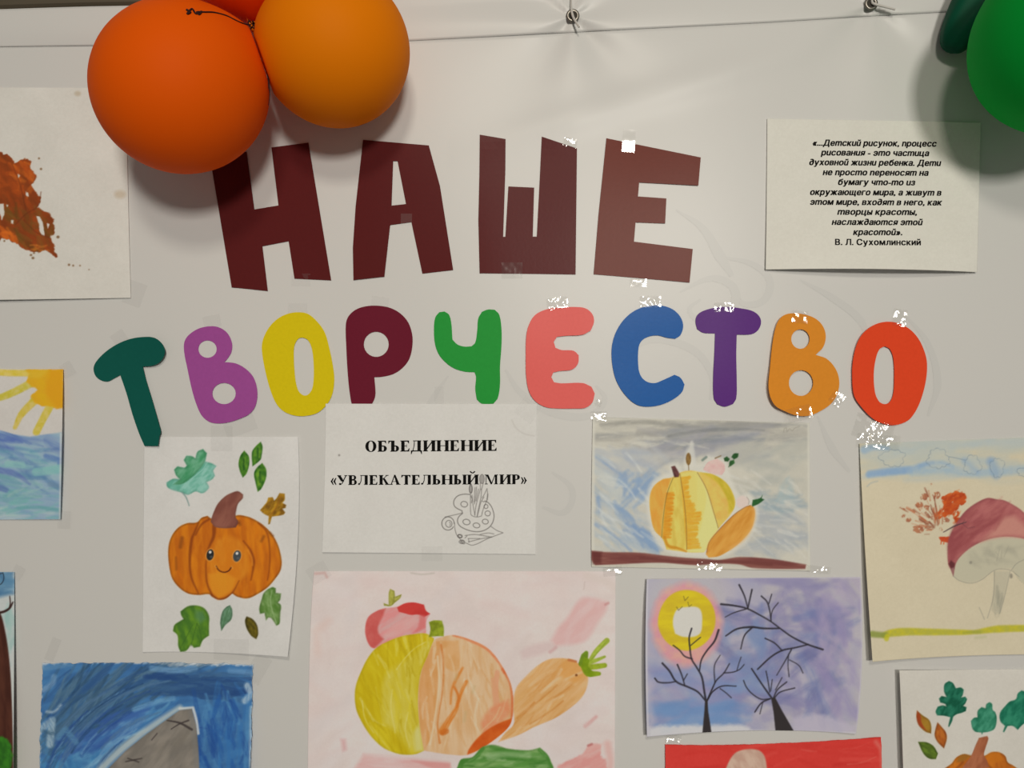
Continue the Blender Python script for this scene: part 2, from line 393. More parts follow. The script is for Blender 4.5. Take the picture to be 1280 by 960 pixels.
def paint_title():
    s = Sheet(398, 501, 674, 696, (204, 198, 188), 5, blotch=.012, k=1.9)
    ink = (70, 64, 60)
    L = s.part('clip_art_drawing')
    def ln(q, w=.7, a=.68, smooth=True): s.stroke(pts(q, 't2'), w, ink, a, .8, smooth, part=L)
    ln('385 305 320 302 260 318 222 360 220 410 245 440 300 468 305 495 270 525 255 565 270 610 320 645 400 672 470 676 530 660 580 625 612 570 620 510 605 450 580 405 545 375 525 372', 1.0)
    for cx, cy, rx, ry in ((322, 402, 34, 28), (345, 580, 36, 27), (445, 614, 34, 24), (533, 576, 30, 24), (557, 494, 27, 25), (540, 425, 20, 20)):
        e = ell(s, 't2', cx, cy, rx, ry, .2); s.stroke(np.vstack([e, e[:1]]), .75, ink, .8, .8, part=L)
    for q in ('385 310 388 500 410 522 455 530 495 520 503 490', '400 310 412 420 430 515', '430 235 420 380', '445 230 440 300 425 400', '465 250 440 370', '482 255 470 300 440 420 428 510',
              '495 255 490 330 460 470 452 528', '520 330 490 380 470 460 452 520', '545 370 520 430 500 490', '500 370 520 380', '390 320 400 350 395 390', '500 340 520 310 550 245 555 300 545 370', '560 300 555 360'):
        ln(q)
    e = ell(s, 't2', 388, 250, 14, 42); s.fill(e, (120, 114, 108), a=.5); s.stroke(np.vstack([e, e[:1]]), .9, ink, .9, .8, part=L)
    e = ell(s, 't2', 500, 150, 24, 46); s.fill(e, (140, 134, 127), a=.75); s.stroke(np.vstack([e, e[:1]]), .6, ink, .7, .8, part=L)
    ln('482 190 485 250 495 255 512 195')
    e = ell(s, 't2', 160, 595, 62, 66); s.stroke(np.vstack([e[2:], e[:1]]), .8, ink, .85, .8, part=L)
    e = ell(s, 't2', 168, 598, 32, 34); s.stroke(np.vstack([e, e[:1]]), .7, ink, .8, .8, part=L)
    ln('175 580 185 600 178 615'); ln('130 530 220 510 305 490'); ln('225 590 230 650 250 715 290 760')
    ln('590 625 650 665 712 688 560 745 410 812 340 790'); ln('330 715 430 705 560 725 600 730 480 750 365 780', .75); ln('330 740 350 720'); ln('360 745 480 745', .7); ln('365 750 370 780'); ln('620 700 560 690 480 705', .7)
    for cx, cy in ((280, 718), (300, 780)):
        for i in range(5):
            e = ell(s, 't2', cx + s.rng.randn()*6, cy + s.rng.randn()*4, 22, 14, s.rng.rand()); s.stroke(np.vstack([e, e[:1]]), .6, ink, .5, .8, part=L)
    s.fill(s.ellipse(424, 569, 1.3, 1.3), (120, 112, 104), a=.7, soft=1.5)
    s.stroke(pts('640 525 645 535 655 542 668 545'), 1.2, (176, 168, 158), a=.5, soft=2)
    return s

def paint_grey_still_life():
    s = Sheet(736, 517, 1017, 717, (196, 189, 172), 7)
    full = pts('50 60 1195 85 1200 780 50 770', 'gr')
    s.dabs(pts('60 55 1195 82 1190 230 60 210', 'gr'), 60, [(150, 145, 136), (166, 160, 148), (140, 138, 134), (178, 172, 158)], (50, 110), (4, 10), 1, 5, .5, 4, .5)
    s.dabs(pts('330 110 950 120 900 300 330 330', 'gr'), 50, [(142, 142, 144), (150, 148, 156), (132, 136, 142), (160, 156, 158)], (25, 60), (5, 12), -4, 14, .45, 5, .4)
    s.dabs(pts('800 200 1190 160 1190 470 820 480', 'gr'), 40, [(178, 174, 160), (168, 168, 158), (188, 182, 166)], (25, 60), (6, 14), -20, 20, .5, 6, .3)
    s.dabs(pts('60 250 400 330 330 700 430 765 60 760', 'gr'), 90, [(158, 170, 180), (172, 180, 182), (144, 162, 180), (190, 190, 182), (164, 174, 180)], (18, 45), (4, 11), 38, 16, .5, 4, .4)
    s.dabs(pts('60 220 420 230 380 360 80 330', 'gr'), 34, [(172, 174, 176), (160, 166, 174), (184, 182, 174)], (20, 50), (5, 11), 28, 20, .5, 5, .3)
    s.dabs(pts('180 380 370 340 360 480 260 520', 'gr'), 24, [(140, 160, 182), (130, 152, 178)], (14, 30), (4, 9), 130, 25, .6, 3, .3)
    s.dabs(pts('180 540 250 560 330 650 430 760 300 740 190 620', 'gr'), 22, [(124, 148, 178), (136, 158, 182)], (16, 34), (4, 9), 42, 12, .6, 3, .3)
    for q, w in (('60 262 120 300 200 360', 3), ('75 480 80 550', 6), ('60 620 160 680 250 760', 4)): s.stroke(pts(q, 'gr'), w, (126, 150, 180), a=.6, soft=3, dry=.5)
    s.dabs(pts('860 520 1190 500 1190 770 800 790 920 650', 'gr'), 60, [(172, 172, 168), (160, 164, 166), (184, 182, 176), (150, 158, 164)], (18, 45), (5, 12), 20, 25, .45, 5, .4)
    s.dabs(pts('940 440 1150 470 1180 560 930 560', 'gr'), 20, [(146, 160, 164), (156, 168, 168), (134, 150, 156)], (16, 40), (4, 9), 2, 14, .5, 4, .4)
    s.dabs(pts('1030 330 1120 380 1100 520 1030 480', 'gr'), 10, [(160, 174, 172)], (14, 26), (4, 9), 100, 25, .45, 4, .3)
    s.stroke(pts('450 150 600 125 800 112 960 120', 'gr'), [3, 5, 2], (122, 122, 120), a=.6, soft=2.5, dry=.4)
    s.stroke(pts('540 205 720 160 960 170', 'gr'), [6, 9, 3], (126, 130, 136), a=.55, soft=4, dry=.4)
    s.stroke(pts('90 90 330 75 520 95', 'gr'), 5, (142, 138, 128), a=.6, soft=3, dry=.4)
    s.dabs(pts('80 240 430 330 380 720 80 740', 'gr'), 26, [(206, 206, 198)], (14, 36), (2, 5), 38, 14, .55, 2.5, .5)
    s.dabs(pts('780 330 1180 420 1180 760 820 740', 'gr'), 40, [(206, 202, 190), (212, 206, 192)], (14, 40), (2, 6), 22, 18, .55, 2.5, .5)
    s.dabs(pts('80 120 500 150 600 210 90 210', 'gr'), 14, [(202, 196, 180)], (16, 40), (2, 4), 4, 6, .6, 2, .5)
    # white margin and halo
    for q, w in (('48 60 46 400 44 760', 5), ('1200 90 1202 500 1206 860', 4), ('50 60 600 58 1200 84', 1.6)): s.stroke(pts(q, 'gr'), w, (204, 198, 182), a=.8, soft=2.5)
    Wh = (212, 206, 190)
    s.fill(pts('335 480 355 405 410 365 455 345 455 300 500 295 530 330 545 230 575 180 590 300 640 290 660 250 760 270 780 360 830 470 880 455 900 470 930 560 900 660 850 730 720 800 640 800 430 760 360 660', 'gr'), Wh, a=.7, soft=5, holes=.2)
    s.fill(pts('60 320 180 400 190 520 130 460', 'gr'), (192, 192, 182), a=.5, soft=8)
    Ptot = pts('350 480 370 420 420 380 470 370 510 345 560 333 620 342 690 355 760 400 800 470 805 520 780 570 720 640 660 740 640 770 560 770 440 755 420 700 375 650 355 570', 'gr')
    L = s.fill(Ptot, (224, 196, 108), col2=(214, 182, 92), streak=(85, 7, 4), part='painted_pumpkin'); M = s.mask(Ptot)
    s.fill(pts('350 480 370 420 420 380 468 372 440 450 420 560 412 690 375 650 355 570', 'gr'), (224, 162, 70), a=.95, soft=2, col2=(214, 148, 58), streak=(80, 5, 3), clip=M)
    s.fill(pts('470 375 512 350 530 480 545 620 548 755 440 745 415 690 425 560 445 450', 'gr'), (222, 196, 96), soft=2, col2=(206, 178, 78), streak=(85, 5, 3), clip=M)
    s.fill(pts('605 345 660 450 690 550 715 640 660 740 640 770 550 765 545 620 600 600', 'gr'), (228, 206, 130), soft=2, clip=M)
    s.fill(pts('512 350 600 336 650 450 640 560 600 700 545 760 545 620 530 480', 'gr'), (226, 200, 112), soft=2, clip=M, a=.8)
    s.fill(pts('612 345 720 372 770 470 785 540 720 640 690 550 660 450', 'gr'), (222, 186, 92), soft=2, col2=(214, 172, 84), clip=M)
    s.fill(pts('620 342 690 352 760 398 800 470 806 540 772 562 764 490 720 410 670 370', 'gr'), (186, 164, 44), soft=3, col2=(204, 178, 62), streak=(60, 5, 3), clip=M)
    og = (218, 146, 36)
    r = s.rng
    for y in np.arange(455, 700, 7):                                    # scalloped hatching, stroke by stroke
        x = 442 - (y - 455)*.08; s.stroke(pts(f'{x:.0f} {y:.0f} {x+26+r.rand()*14:.0f} {y-2+r.randn()*3:.0f}', 'gr'), 2.2, og, a=.75, soft=1.6, col2=(206, 126, 28))
    for y in np.arange(372, 755, 7):
        x = 520 + (y - 372)*.085; wdt = 36 + 16*math.sin(y/40) + (24 if y > 560 else 0)
        s.stroke(pts(f'{x:.0f} {y:.0f} {x+wdt+r.rand()*14:.0f} {y-4+r.randn()*3:.0f}', 'gr'), 2.2, (222, 166, 48), a=.75, soft=1.6, col2=(216, 148, 36))
    s.stroke(pts('430 690 450 735 500 748 545 765', 'gr'), [3, 4, 2], (196, 128, 30), a=.8, soft=2)
    for q in ('512 350 522 420 532 480 545 620 548 755', '605 345 640 405 660 450 690 550 716 640', '475 372 445 450 425 560 414 690'):
        s.stroke(pts(q, 'gr'), .7, (92, 74, 40), a=.75, soft=.9)
    s.fill(pts('465 312 485 308 508 350 505 368 482 370', 'gr'), (104, 62, 58), col2=(70, 40, 40), streak=(60, 3, 2), part='painted_pumpkin/painted_stem')
    s.fill(ell(s, 'gr', 557, 272, 14, 33), (152, 116, 62), col2=(112, 82, 44), streak=(0, 2, 1), part='painted_wheat_ear'); s.stroke(pts('557 300 559 332', 'gr'), .8, (120, 92, 56))
    s.stroke(pts('575 185 592 300', 'gr'), 4, (205, 200, 188), a=.6, soft=3)
    s.fill(pts('635 330 660 290 710 270 745 295 752 330 735 358 690 352', 'gr'), (220, 184, 172), col2=(210, 170, 162), streak=(0, 6, 1), part='painted_apple')
    s.stroke(pts('700 268 730 255', 'gr'), 1.6, (136, 112, 84)); s.stroke(pts('632 278 652 262', 'gr'), 3, (96, 116, 106), a=.7, soft=1.5)
    L2 = s.part('painted_leaf')
    for q in ('745 268 762 258 778 272 768 286 750 284', '786 262 800 243 824 242 820 262 800 274', '778 282 800 276 804 294 780 312 774 300'):
        s.fill(pts(q, 'gr'), (52, 98, 48), col2=(32, 70, 34), part=L2)
    s.stroke(pts('772 314 782 296', 'gr'), 1, (50, 80, 42))
    s.fill(ell(s, 'gr', 845, 502, 34, 34), (216, 192, 180), a=.8, soft=3); s.stroke(pts('868 475 880 495 876 515', 'gr'), .7, (130, 116, 104), a=.6)
    s.fill(pts('885 518 905 530 912 570 895 640 850 700 790 750 720 790 665 798 650 780 665 720 720 650 800 570 860 530', 'gr'), (216, 156, 70), col2=(202, 136, 52), streak=(-52, 6, 4), part='painted_carrot', soft=1.6)
    s.stroke(pts('655 770 668 715 722 648 802 568 862 528 890 520', 'gr'), 1, (150, 96, 44), a=.8); s.stroke(pts('905 540 905 600 860 690 780 750', 'gr'), 4, (222, 168, 96), a=.5, soft=4)
    s.fill(pts('895 520 900 490 940 480 952 464 947 482 962 488 930 512 900 525', 'gr'), (44, 96, 46), col2=(30, 74, 36), part='painted_carrot/painted_leaf')
    s.fill(pts('40 762 120 768 300 772 450 790 560 800 650 805 720 810 830 795 1000 805 1185 835 1180 858 1000 860 900 855 830 835 720 830 600 838 400 825 150 835 60 838 40 810', 'gr'),
           (132, 78, 68), col2=(112, 56, 52), streak=(2, 4, 8), a=.95, soft=2, part='painted_table_edge')
    s.fill(pts('40 764 95 768 90 830 48 832', 'gr'), (92, 42, 40), a=.7, soft=4); s.stroke(pts('300 800 560 822 800 820 1000 835', 'gr'), 3, (104, 52, 48), a=.6, soft=3)
    s.fill(pts('600 842 1000 866 1100 862 900 852 640 838', 'gr'), (206, 198, 182), a=.6, soft=2)
    s.stroke(pts('1065 130 1068 108 1080 106 1082 128 1096 110 1110 122 1130 104 1150 98', 'gr'), .6, (132, 124, 112), a=.6)
    return s

def paint_moon():
    s = Sheet(803, 717, 1080, 924, (178, 170, 174), 9)
    s.dabs(pts('60 40 1240 40 1240 890 60 900', 'mn'), 60, [(160, 156, 176), (150, 148, 174), (172, 164, 178)], (40, 90), (14, 28), 20, 40, .5, 12, .15)
    s.dabs(pts('480 200 1100 150 1120 800 450 760', 'mn'), 130, [(118, 118, 156), (104, 106, 148), (138, 130, 164), (112, 122, 164)], (20, 60), (7, 18), 20, 50, .5, 5, .35)
    s.dabs(pts('1000 60 1220 60 1220 760 1020 800', 'mn'), 50, [(152, 140, 172), (170, 156, 176), (140, 130, 166)], (20, 50), (7, 16), 70, 30, .5, 5, .35)
    s.dabs(pts('100 500 620 560 640 760 120 830', 'mn'), 80, [(126, 142, 178), (134, 134, 170), (116, 140, 180), (146, 140, 172)], (20, 50), (7, 16), 10, 25, .5, 7, .25)
    s.dabs(pts('120 720 560 730 560 850 150 850', 'mn'), 46, [(104, 136, 178), (118, 146, 184)], (20, 46), (6, 13), -8, 18, .5, 6, .3)
    s.dabs(pts('480 300 720 340 720 640 560 640', 'mn'), 30, [(118, 136, 172), (128, 142, 174)], (16, 40), (6, 14), 40, 40, .45, 6, .25)
    s.dabs(pts('700 50 950 60 1100 110 760 130', 'mn'), 26, [(134, 128, 160), (150, 142, 170)], (20, 50), (5, 11), 4, 15, .5, 5, .3)
    s.fill(pts('80 60 400 45 480 140 300 130 140 180 90 260', 'mn'), (178, 172, 174), a=.6, soft=12)
    s.fill(pts('90 850 190 840 380 840 560 838 620 850 640 880 300 900 90 905', 'mn'), (204, 200, 198), a=.9, soft=6, jag=2)
    s.fill(pts('860 800 960 780 1080 800 1190 850 1180 880 860 872', 'mn'), (184, 174, 186), a=.8, soft=7, jag=2)
    s.fill(pts('80 560 120 600 100 700 130 820 90 860', 'mn'), (180, 172, 184), a=.6, soft=8)
    for q, w in (('78 60 76 480 84 890', 3), ('84 896 500 880 660 868 1190 882', 3), ('1222 60 1228 500 1200 870', 2.4), ('90 55 660 50 1220 50', 1.6)): s.stroke(pts(q, 'mn'), w, (200, 194, 194), a=.7, soft=2)
    H, _ = seg_dist(pts('292 296'), s.X, s.Y, False) if False else (np.hypot((s.X - (790 + 290/4.2667))/46, (s.Y - (710 + 298/4.2667))/54), 0)
    N = fnoise(s.X, s.Y, 14, seed=77)
    A = np.clip((1.06 - H + (N - .5)*.12)*5, 0, 1)*.92
    s.put((slice(None), slice(None)), A, np.array((212, 150, 146))/255.0 + (fnoise(s.X, s.Y, 9, seed=78) - .5)[..., None]*np.array([.05, .12, -.06]))
    s.lab[H < 1] = s.part('painted_moon_halo')
    s.fill(pts('290 117 350 128 400 160 435 215 445 280 432 340 395 395 340 430 280 440 210 415 165 370 140 310 145 240 180 170 230 130', 'mn'), (212, 188, 36), col2=(200, 172, 40), streak=(0, 7, 3), soft=2, part='painted_moon_halo/painted_yellow_ring')
    s.fill(pts('300 207 350 210 370 235 374 290 365 345 330 366 270 366 230 350 218 300 224 250 245 218', 'mn'), (206, 200, 188), soft=2, part='painted_moon_halo/painted_moon')
    for q in ('275 150 282 174 300 154', '238 208 248 226 268 206', '298 182 304 206 318 196'): s.stroke(pts(q, 'mn'), .9, (110, 96, 40), a=.85, smooth=False)
    ink = (44, 40, 46)
    def tree(name, trunk, brs):
        L = s.part(name)
        for q, w in brs:
            s.stroke(pts(q, 'mn'), w, ink, a=.92, soft=1.1, part=L)
        if trunk: s.fill(pts(trunk, 'mn'), (52, 46, 46), soft=1.2, part=L, smooth=False)
    tree('painted_tree', '375 885 386 760 390 700 403 700 406 760 425 885',
         [('396 720 386 660 372 580 345 530 318 485 308 420 305 370 318 322', [2.6, 2, 2]), ('314 412 340 390 365 370', 1.2), ('320 485 280 470 255 440 220 412', [1.8, 1.5]), ('360 548 370 490 400 440 440 390 462 330', [1.6, 2, 2.6]),
          ('390 705 350 660 300 635 235 605 200 550 162 508', [2, 2.2, 2.4]), ('235 605 190 612 140 608 122 588', [1.4, 2]), ('282 628 265 570 242 515', [1.4, 2]), ('275 600 295 565', 1.2), ('400 708 430 640 450 600 490 560 520 510', [2, 1.6, 1.3]),
          ('442 610 440 520 470 465', [1.4, 1]), ('490 560 540 555 575 540 598 515', [1.4, 1.1]), ('560 545 570 510 582 475', 1), ('404 702 430 660 480 630 555 630', [1.8, 1.3]), ('470 643 500 665 530 692', 1.2)])
    tree('painted_branch', None, [('475 193 540 200 610 215 680 250 740 285 790 322 850 365 930 405 1018 435', [2.4, 1.6, 2.2]), ('618 215 600 150 572 90', [1.3, 2.2]), ('618 215 630 160 640 115', [1.6, 2]), ('610 218 540 240 497 262', [1.5, .9]),
          ('742 282 735 230 720 180 690 150', [1.4, 1.8]), ('730 190 745 140', 1.2), ('740 272 750 225 780 185', 1.1), ('785 322 700 322 640 315 560 325 500 362', [2, 2.6, 1.6]), ('640 318 600 360 580 432', [2, 1.3]),
          ('940 408 870 425 800 440 740 475 670 540', [1.6, 2, 1.8]), ('800 440 760 400 710 375', 1.6), ('850 435 820 490 772 572', [1.6, 1]), ('835 460 832 520 838 580', 1.1), ('840 490 890 520 912 560', 1.1)])
    tree('painted_tree', '742 695 762 688 800 760 865 873 765 868 755 770',
         [('750 700 700 630 638 537', [2.2, 1.8]), ('735 662 725 600 715 550', 1.3), ('740 655 748 595', 1.1), ('755 692 775 650 825 608', 1.5), ('765 650 800 585', 1.1), ('760 692 790 662 868 640', 1.4), ('737 697 690 700 640 670 610 635 595 600', 1.4), ('735 698 690 720 655 768', 1.6), ('698 715 682 778', 1)])
    return s

def paint_mushroom():
    s = Sheet(1071, 541, 1305, 831, (204, 190, 160), 11, blotch=.012)
    s.dabs(pts('100 85 1280 40 1300 330 130 330', 'm1'), 46, [(178, 182, 172), (168, 180, 182), (184, 184, 168)], (40, 90), (6, 13), -2, 6, .5, 7, .2)
    s.stroke(pts('150 312 300 292 470 270 560 235 680 225 760 250', 'm1'), [7, 9, 6, 4], (130, 158, 186), a=.85, soft=4, col2=(152, 172, 186))
    s.stroke(pts('160 300 300 285 440 275', 'm1'), 8, (134, 160, 186), a=.7, soft=4); s.stroke(pts('120 130 180 112 290 118', 'm1'), [9, 5], (132, 160, 186), a=.8, soft=4)
    s.stroke(pts('470 290 700 280 900 300 1100 290 1320 270', 'm1'), [9, 11, 10], (150, 172, 186), a=.7, soft=6, col2=(164, 178, 182))
    s.stroke(pts('130 125 500 70 900 80 1300 60', 'm1'), 12, (170, 180, 180), a=.5, soft=8)
    s.stroke(pts('1040 215 1060 250 1080 310', 'm1'), 10, (112, 146, 186), a=.6, soft=7); s.stroke(pts('850 210 940 290', 'm1'), 7, (134, 160, 186), a=.6, soft=6)
    def cloud(cx, cy, rx, ry, n, fill=None):
        L = s.part('painted_cloud')
        t = np.linspace(0, 2*math.pi, n*6 + 1)
        wob = s.rng.rand(4)*6; r = .92 + .20*np.abs(np.sin(t*n/2 + .5*np.sin(t*2 + wob[0]))) + .09*np.sin(t*3 + wob[1]) + .06*np.sin(t*5 + wob[2])
        p = pts(' '.join(f'{cx + rx*q*math.cos(a):.1f} {cy + ry*q*math.sin(a):.1f}' for a, q in zip(t, r)), 'm1')
        s.fill(p[:-1], (184, 186, 174), a=.35, soft=3, smooth=False, part=L)
        s.stroke(p, .8, (104, 122, 138), a=.5, soft=1, smooth=False, dry=.5)
    cloud(325, 190, 85, 58, 9); cloud(655, 195, 75, 68, 10); cloud(905, 240, 58, 66, 8); cloud(1085, 258, 48, 66, 8); cloud(1280, 290, 48, 30, 7)
    s.stroke(pts('735 180 790 190 850 205', 'm1'), .8, (104, 122, 138), a=.6); s.stroke(pts('140 395 170 370 215 358', 'm1'), 1.6, (150, 160, 160), a=.5, soft=2)
    # leaf print
    L = s.part('leaf_print')
    R = [(196, 84, 34), (184, 70, 28), (210, 104, 46), (170, 62, 30)]
    for q in ('680 480 740 450 800 420 850 445 858 495 825 540 790 520 750 560 700 550', '690 545 740 520 800 530 815 590 790 620 830 640 785 665 760 600 700 620 640 630 630 590 665 570'):
        p = pts(q, 'm1'); s.fill(p, (200, 90, 36), col2=(176, 66, 28), streak=(-40, 4, 2), jag=3, holes=.33, part=L, soft=1.5)
        s.dabs(p, 16, R, (4, 10), (1.5, 4), -40, 30, .7, 1.5, .5)
    for tip in ((400, 558), (440, 640), (540, 425), (600, 375), (655, 455), (520, 530), (500, 700), (460, 560)):
        p0 = np.array((655, 700.)); p1 = np.array(tip, float)
        for k in range(7):
            a, b = sorted(s.rng.rand(2)*.9 + .1); b = min(1, a + .22); off = s.rng.randn(2)*22*(.3 + a)
            q = np.array([p0 + (p1 - p0)*a + off, p0 + (p1 - p0)*b + off])/5.818 + (1060, 540)
            s.stroke(q, s.rng.uniform(.8, 2.6), [(150, 84, 56), (178, 96, 60), (190, 126, 92), (132, 66, 44)][s.rng.randint(4)], a=.7, soft=1.2, dry=.5)
    for cx, cy, rx in ((520, 535, 30), (555, 470, 26), (440, 640, 12), (515, 705, 36), (640, 460, 30), (570, 545, 22), (720, 640, 18), (680, 710, 14), (410, 605, 10), (405, 560, 12), (605, 380, 9)):
        s.fill(ell(s, 'm1', cx, cy, rx, rx*.7), (172, 98, 62), a=.75, jag=3, soft=1.4, holes=.4, streak=(20, 4, 1), col2=(140, 66, 44), part=L)
    s.fill(pts('660 765 720 760 790 770 795 795 720 800 685 795', 'm1'), (192, 72, 36), jag=1.5, holes=.2, part=L)
    for x in (680, 700): s.stroke(pts(f'{x} 780 {x-4} 815', 'm1'), 1.2, (196, 84, 44))
    # mushroom
    s.fill(pts('60 640 75 560 120 500 180 450 260 410 340 385 430 380 533 388 640 400 640 700 533 690 450 590 350 595 300 625 240 665 170 685 110 670', 'm3'), (186, 178, 152), a=.9, soft=3, part='painted_mushroom/painted_gills')
    L = s.fill(pts('62 640 42 590 28 560 24 470 30 400 60 330 100 260 150 200 220 150 290 120 350 128 400 135 470 170 520 205 600 290 660 420 660 440 533 392 430 378 340 385 260 408 180 450 110 510 78 560', 'm3'), (176, 102, 98), col2=(156, 82, 82), streak=(-35, 7, 3), soft=1.5, part='painted_mushroom', edge=.1)
    s.fill(pts('330 330 400 250 470 240 560 330 560 385 430 375 330 385 240 410', 'm3'), (196, 136, 120), a=.85, soft=8)
    s.fill(pts('30 400 80 300 130 270 140 340 110 430 70 540 40 580 28 480', 'm3'), (142, 68, 70), a=.7, soft=6)
    s.dabs(pts('60 330 220 160 420 140 400 230 250 340 120 440', 'm3'), 26, [(150, 74, 74), (178, 106, 98), (140, 66, 68)], (18, 36), (3, 7), -40, 14, .45, 3, .5)
    s.fill(pts('30 560 45 535 72 555 68 590 48 592', 'm3'), (92, 44, 46), a=.9, soft=2); s.fill(pts('45 590 70 580 62 640', 'm3'), (150, 110, 104), a=.8, soft=2)
    s.stroke(pts('695 728 780 682 860 655', 'm1'), [1, 1.6, .8], (70, 52, 56), a=.9)
    s.stroke(pts('850 640 830 665 870 700 920 690', 'm1'), .7, (96, 54, 60), a=.6)
    g = (138, 134, 120)
    L = s.part('painted_mushroom/painted_stalk')
    s.fill(pts('335 605 440 605 415 720 395 800 375 880 345 895 320 860 335 730', 'm3'), (178, 170, 146), a=.6, soft=4, part=L)
    for q in ('62 640 100 670 180 688 250 665 310 618 350 596 400 594 450 605 500 645', '335 610 335 700 325 800 290 920', '440 610 425 680 400 790 370 890', '450 600 480 560 533 530', '235 850 270 930'):
        s.stroke(pts(q, 'm3'), .7, g, a=.75, soft=1)
    s.dabs(pts('345 740 390 740 375 890 335 880', 'm3'), 14, [(140, 136, 118)], (8, 18), (2, 4), 95, 10, .35, 2.5, .4)
    s.dabs(pts('150 520 340 450 500 450 500 540 200 570', 'm3'), 22, [(158, 152, 132)], (10, 24), (4, 8), 20, 40, .3, 4, .4)
    for q in ('350 540 370 460', '380 520 385 470', '400 510 430 440', '360 500 345 480'): s.stroke(pts(q, 'm3'), .8, (150, 144, 126), a=.5)
    s.fill(ell(s, 'm3', 178, 550, 9, 9), (128, 122, 108), a=.7, soft=2); s.fill(ell(s, 'm3', 448, 640, 9, 16), (118, 112, 98), a=.7, soft=2)
    L = s.stroke(pts('262 665 300 650 420 638 600 640 840 642 930 640 1050 622 1160 615 1400 612', 'm2'), [7, 10, 8, 5, 9, 8], (190, 178, 40), a=.92, soft=2.5, col2=(174, 168, 56), part='painted_grass')
    s.stroke(pts('176 655 220 660 270 662', 'm2'), [8, 7], (136, 144, 66), a=.9, soft=3, part=L); s.stroke(pts('280 690 284 670', 'm2'), 6, (188, 180, 40), a=.8, soft=2)
    s.stroke(pts('840 645 900 640 960 640', 'm2'), 3, (140, 146, 70), a=.5, soft=3); s.stroke(pts('930 682 1000 676', 'm2'), 3, (178, 176, 130), a=.5, soft=3)
    return s

def paint_leaf_sheet():
    s = Sheet(1120, 833, 1322, 1112, (204, 196, 182), 13)
    G = (22, 98, 72)
    for q, c1, c2 in (('680 200 710 215 735 258 775 252 798 270 790 310 778 332 810 325 825 345 810 380 792 398 820 410 815 440 780 455 745 465 715 485 705 520 680 568 675 560 690 490 640 478 585 475 573 445 590 405 630 395 658 402 650 385 610 372 600 340 620 320 660 328 640 280 645 225', (16, 84, 60), (44, 120, 92)),
                      ('1005 368 1025 385 1030 430 1050 450 1062 500 1045 580 1000 605 950 612 945 628 938 612 890 605 865 575 855 520 880 495 908 490 910 440 940 408 972 418 980 385', (34, 110, 80), (70, 146, 114)),
                      ('1260 275 1290 285 1350 320 1380 420 1330 500 1262 555 1230 590 1190 560 1148 560 1120 610 1112 605 1128 560 1090 520 1088 455 1130 400 1165 365 1215 345 1230 300', (20, 100, 74), (48, 132, 100))):
        s.fill(pts(q, 'l2'), c1, col2=c2, streak=(-60, 5, 2), edge=.12, part='painted_leaf', soft=1.3)
    s.fill(pts('425 437 470 475 520 510 538 560 537 620 490 605 440 555 420 490', 'l2'), (164, 122, 40), col2=(150, 100, 32), edge=.2, part='painted_leaf')
    s.fill(pts('425 437 450 470 460 530 500 600 440 555 420 490', 'l2'), (156, 60, 30), a=.9, soft=2)
    s.fill(pts('588 530 620 565 655 610 663 660 640 740 590 690 565 640 570 590', 'l2'), (184, 104, 38), col2=(164, 84, 32), streak=(70, 3, 2), edge=.25, part='painted_leaf')
    s.fill(pts('432 686 500 690 555 720 592 780 575 825 520 820 475 780', 'l2'), (100, 124, 38), col2=(76, 96, 30), streak=(30, 4, 2), edge=.25, part='painted_leaf')
    L = s.fill(pts('560 1010 620 920 700 860 740 810 800 785 850 795 960 800 1020 770 1080 770 1130 800 1150 850 1200 880 1290 960 1340 1100 1330 1300 1230 1480 1000 1540 760 1500 600 1380 540 1200', 'l2'), (204, 116, 30), col2=(178, 94, 26), streak=(80, 6, 4), edge=.2, part='painted_pumpkin')
    s.fill(pts('740 850 760 805 800 787 850 795 800 840', 'l2'), (150, 100, 36), a=.8, soft=3); s.fill(pts('970 800 1020 772 1080 772 1120 830 1040 860', 'l2'), (196, 110, 26), a=.8, soft=3)
    for q in ('790 850 700 960 680 1200', '980 860 1060 960 1080 1200', '880 900 860 1100'): s.stroke(pts(q, 'l2'), [2.5, 3.5, 2], (130, 64, 22), a=.6, soft=2.5)
    s.fill(pts('985 640 995 660 970 740 960 790 985 840 1000 890 900 910 780 900 860 790 890 720 920 655', 'l2'), (172, 104, 70), col2=(152, 86, 56), streak=(-70, 5, 3), part='painted_pumpkin/painted_stem')
    return s

def paint_red():
    s = Sheet(829, 917, 1107, 1112, (208, 60, 52), 15)
    full = pts('831 930 1101 921 1106 1110 832 1110')
    s.dabs(full, 110, [(214, 62, 54), (200, 50, 42), (220, 80, 70), (192, 46, 40)], (30, 80), (3, 8), -2, 8, .5, 3, .4)
    s.dabs(full, 26, [(222, 120, 104), (216, 100, 86)], (10, 40), (.8, 2), -2, 10, .6, 1.5, .5)
    s.stroke(pts('1180 110 1205 150 1212 240', 'rd'), 5, (216, 118, 104), a=.6, soft=4)
    s.fill(pts('400 330 430 240 470 170 520 148 590 150 622 180 634 240 640 330 620 520 480 560 400 480', 'rd'), (204, 172, 150), col2=(190, 152, 132), soft=2, streak=(60, 6, 2), part='painted_face_shape')
    s.stroke(pts('126 124 480 124 620 116 800 108 1200 88', 'rd'), .8, (176, 40, 34), a=.8)
    return s

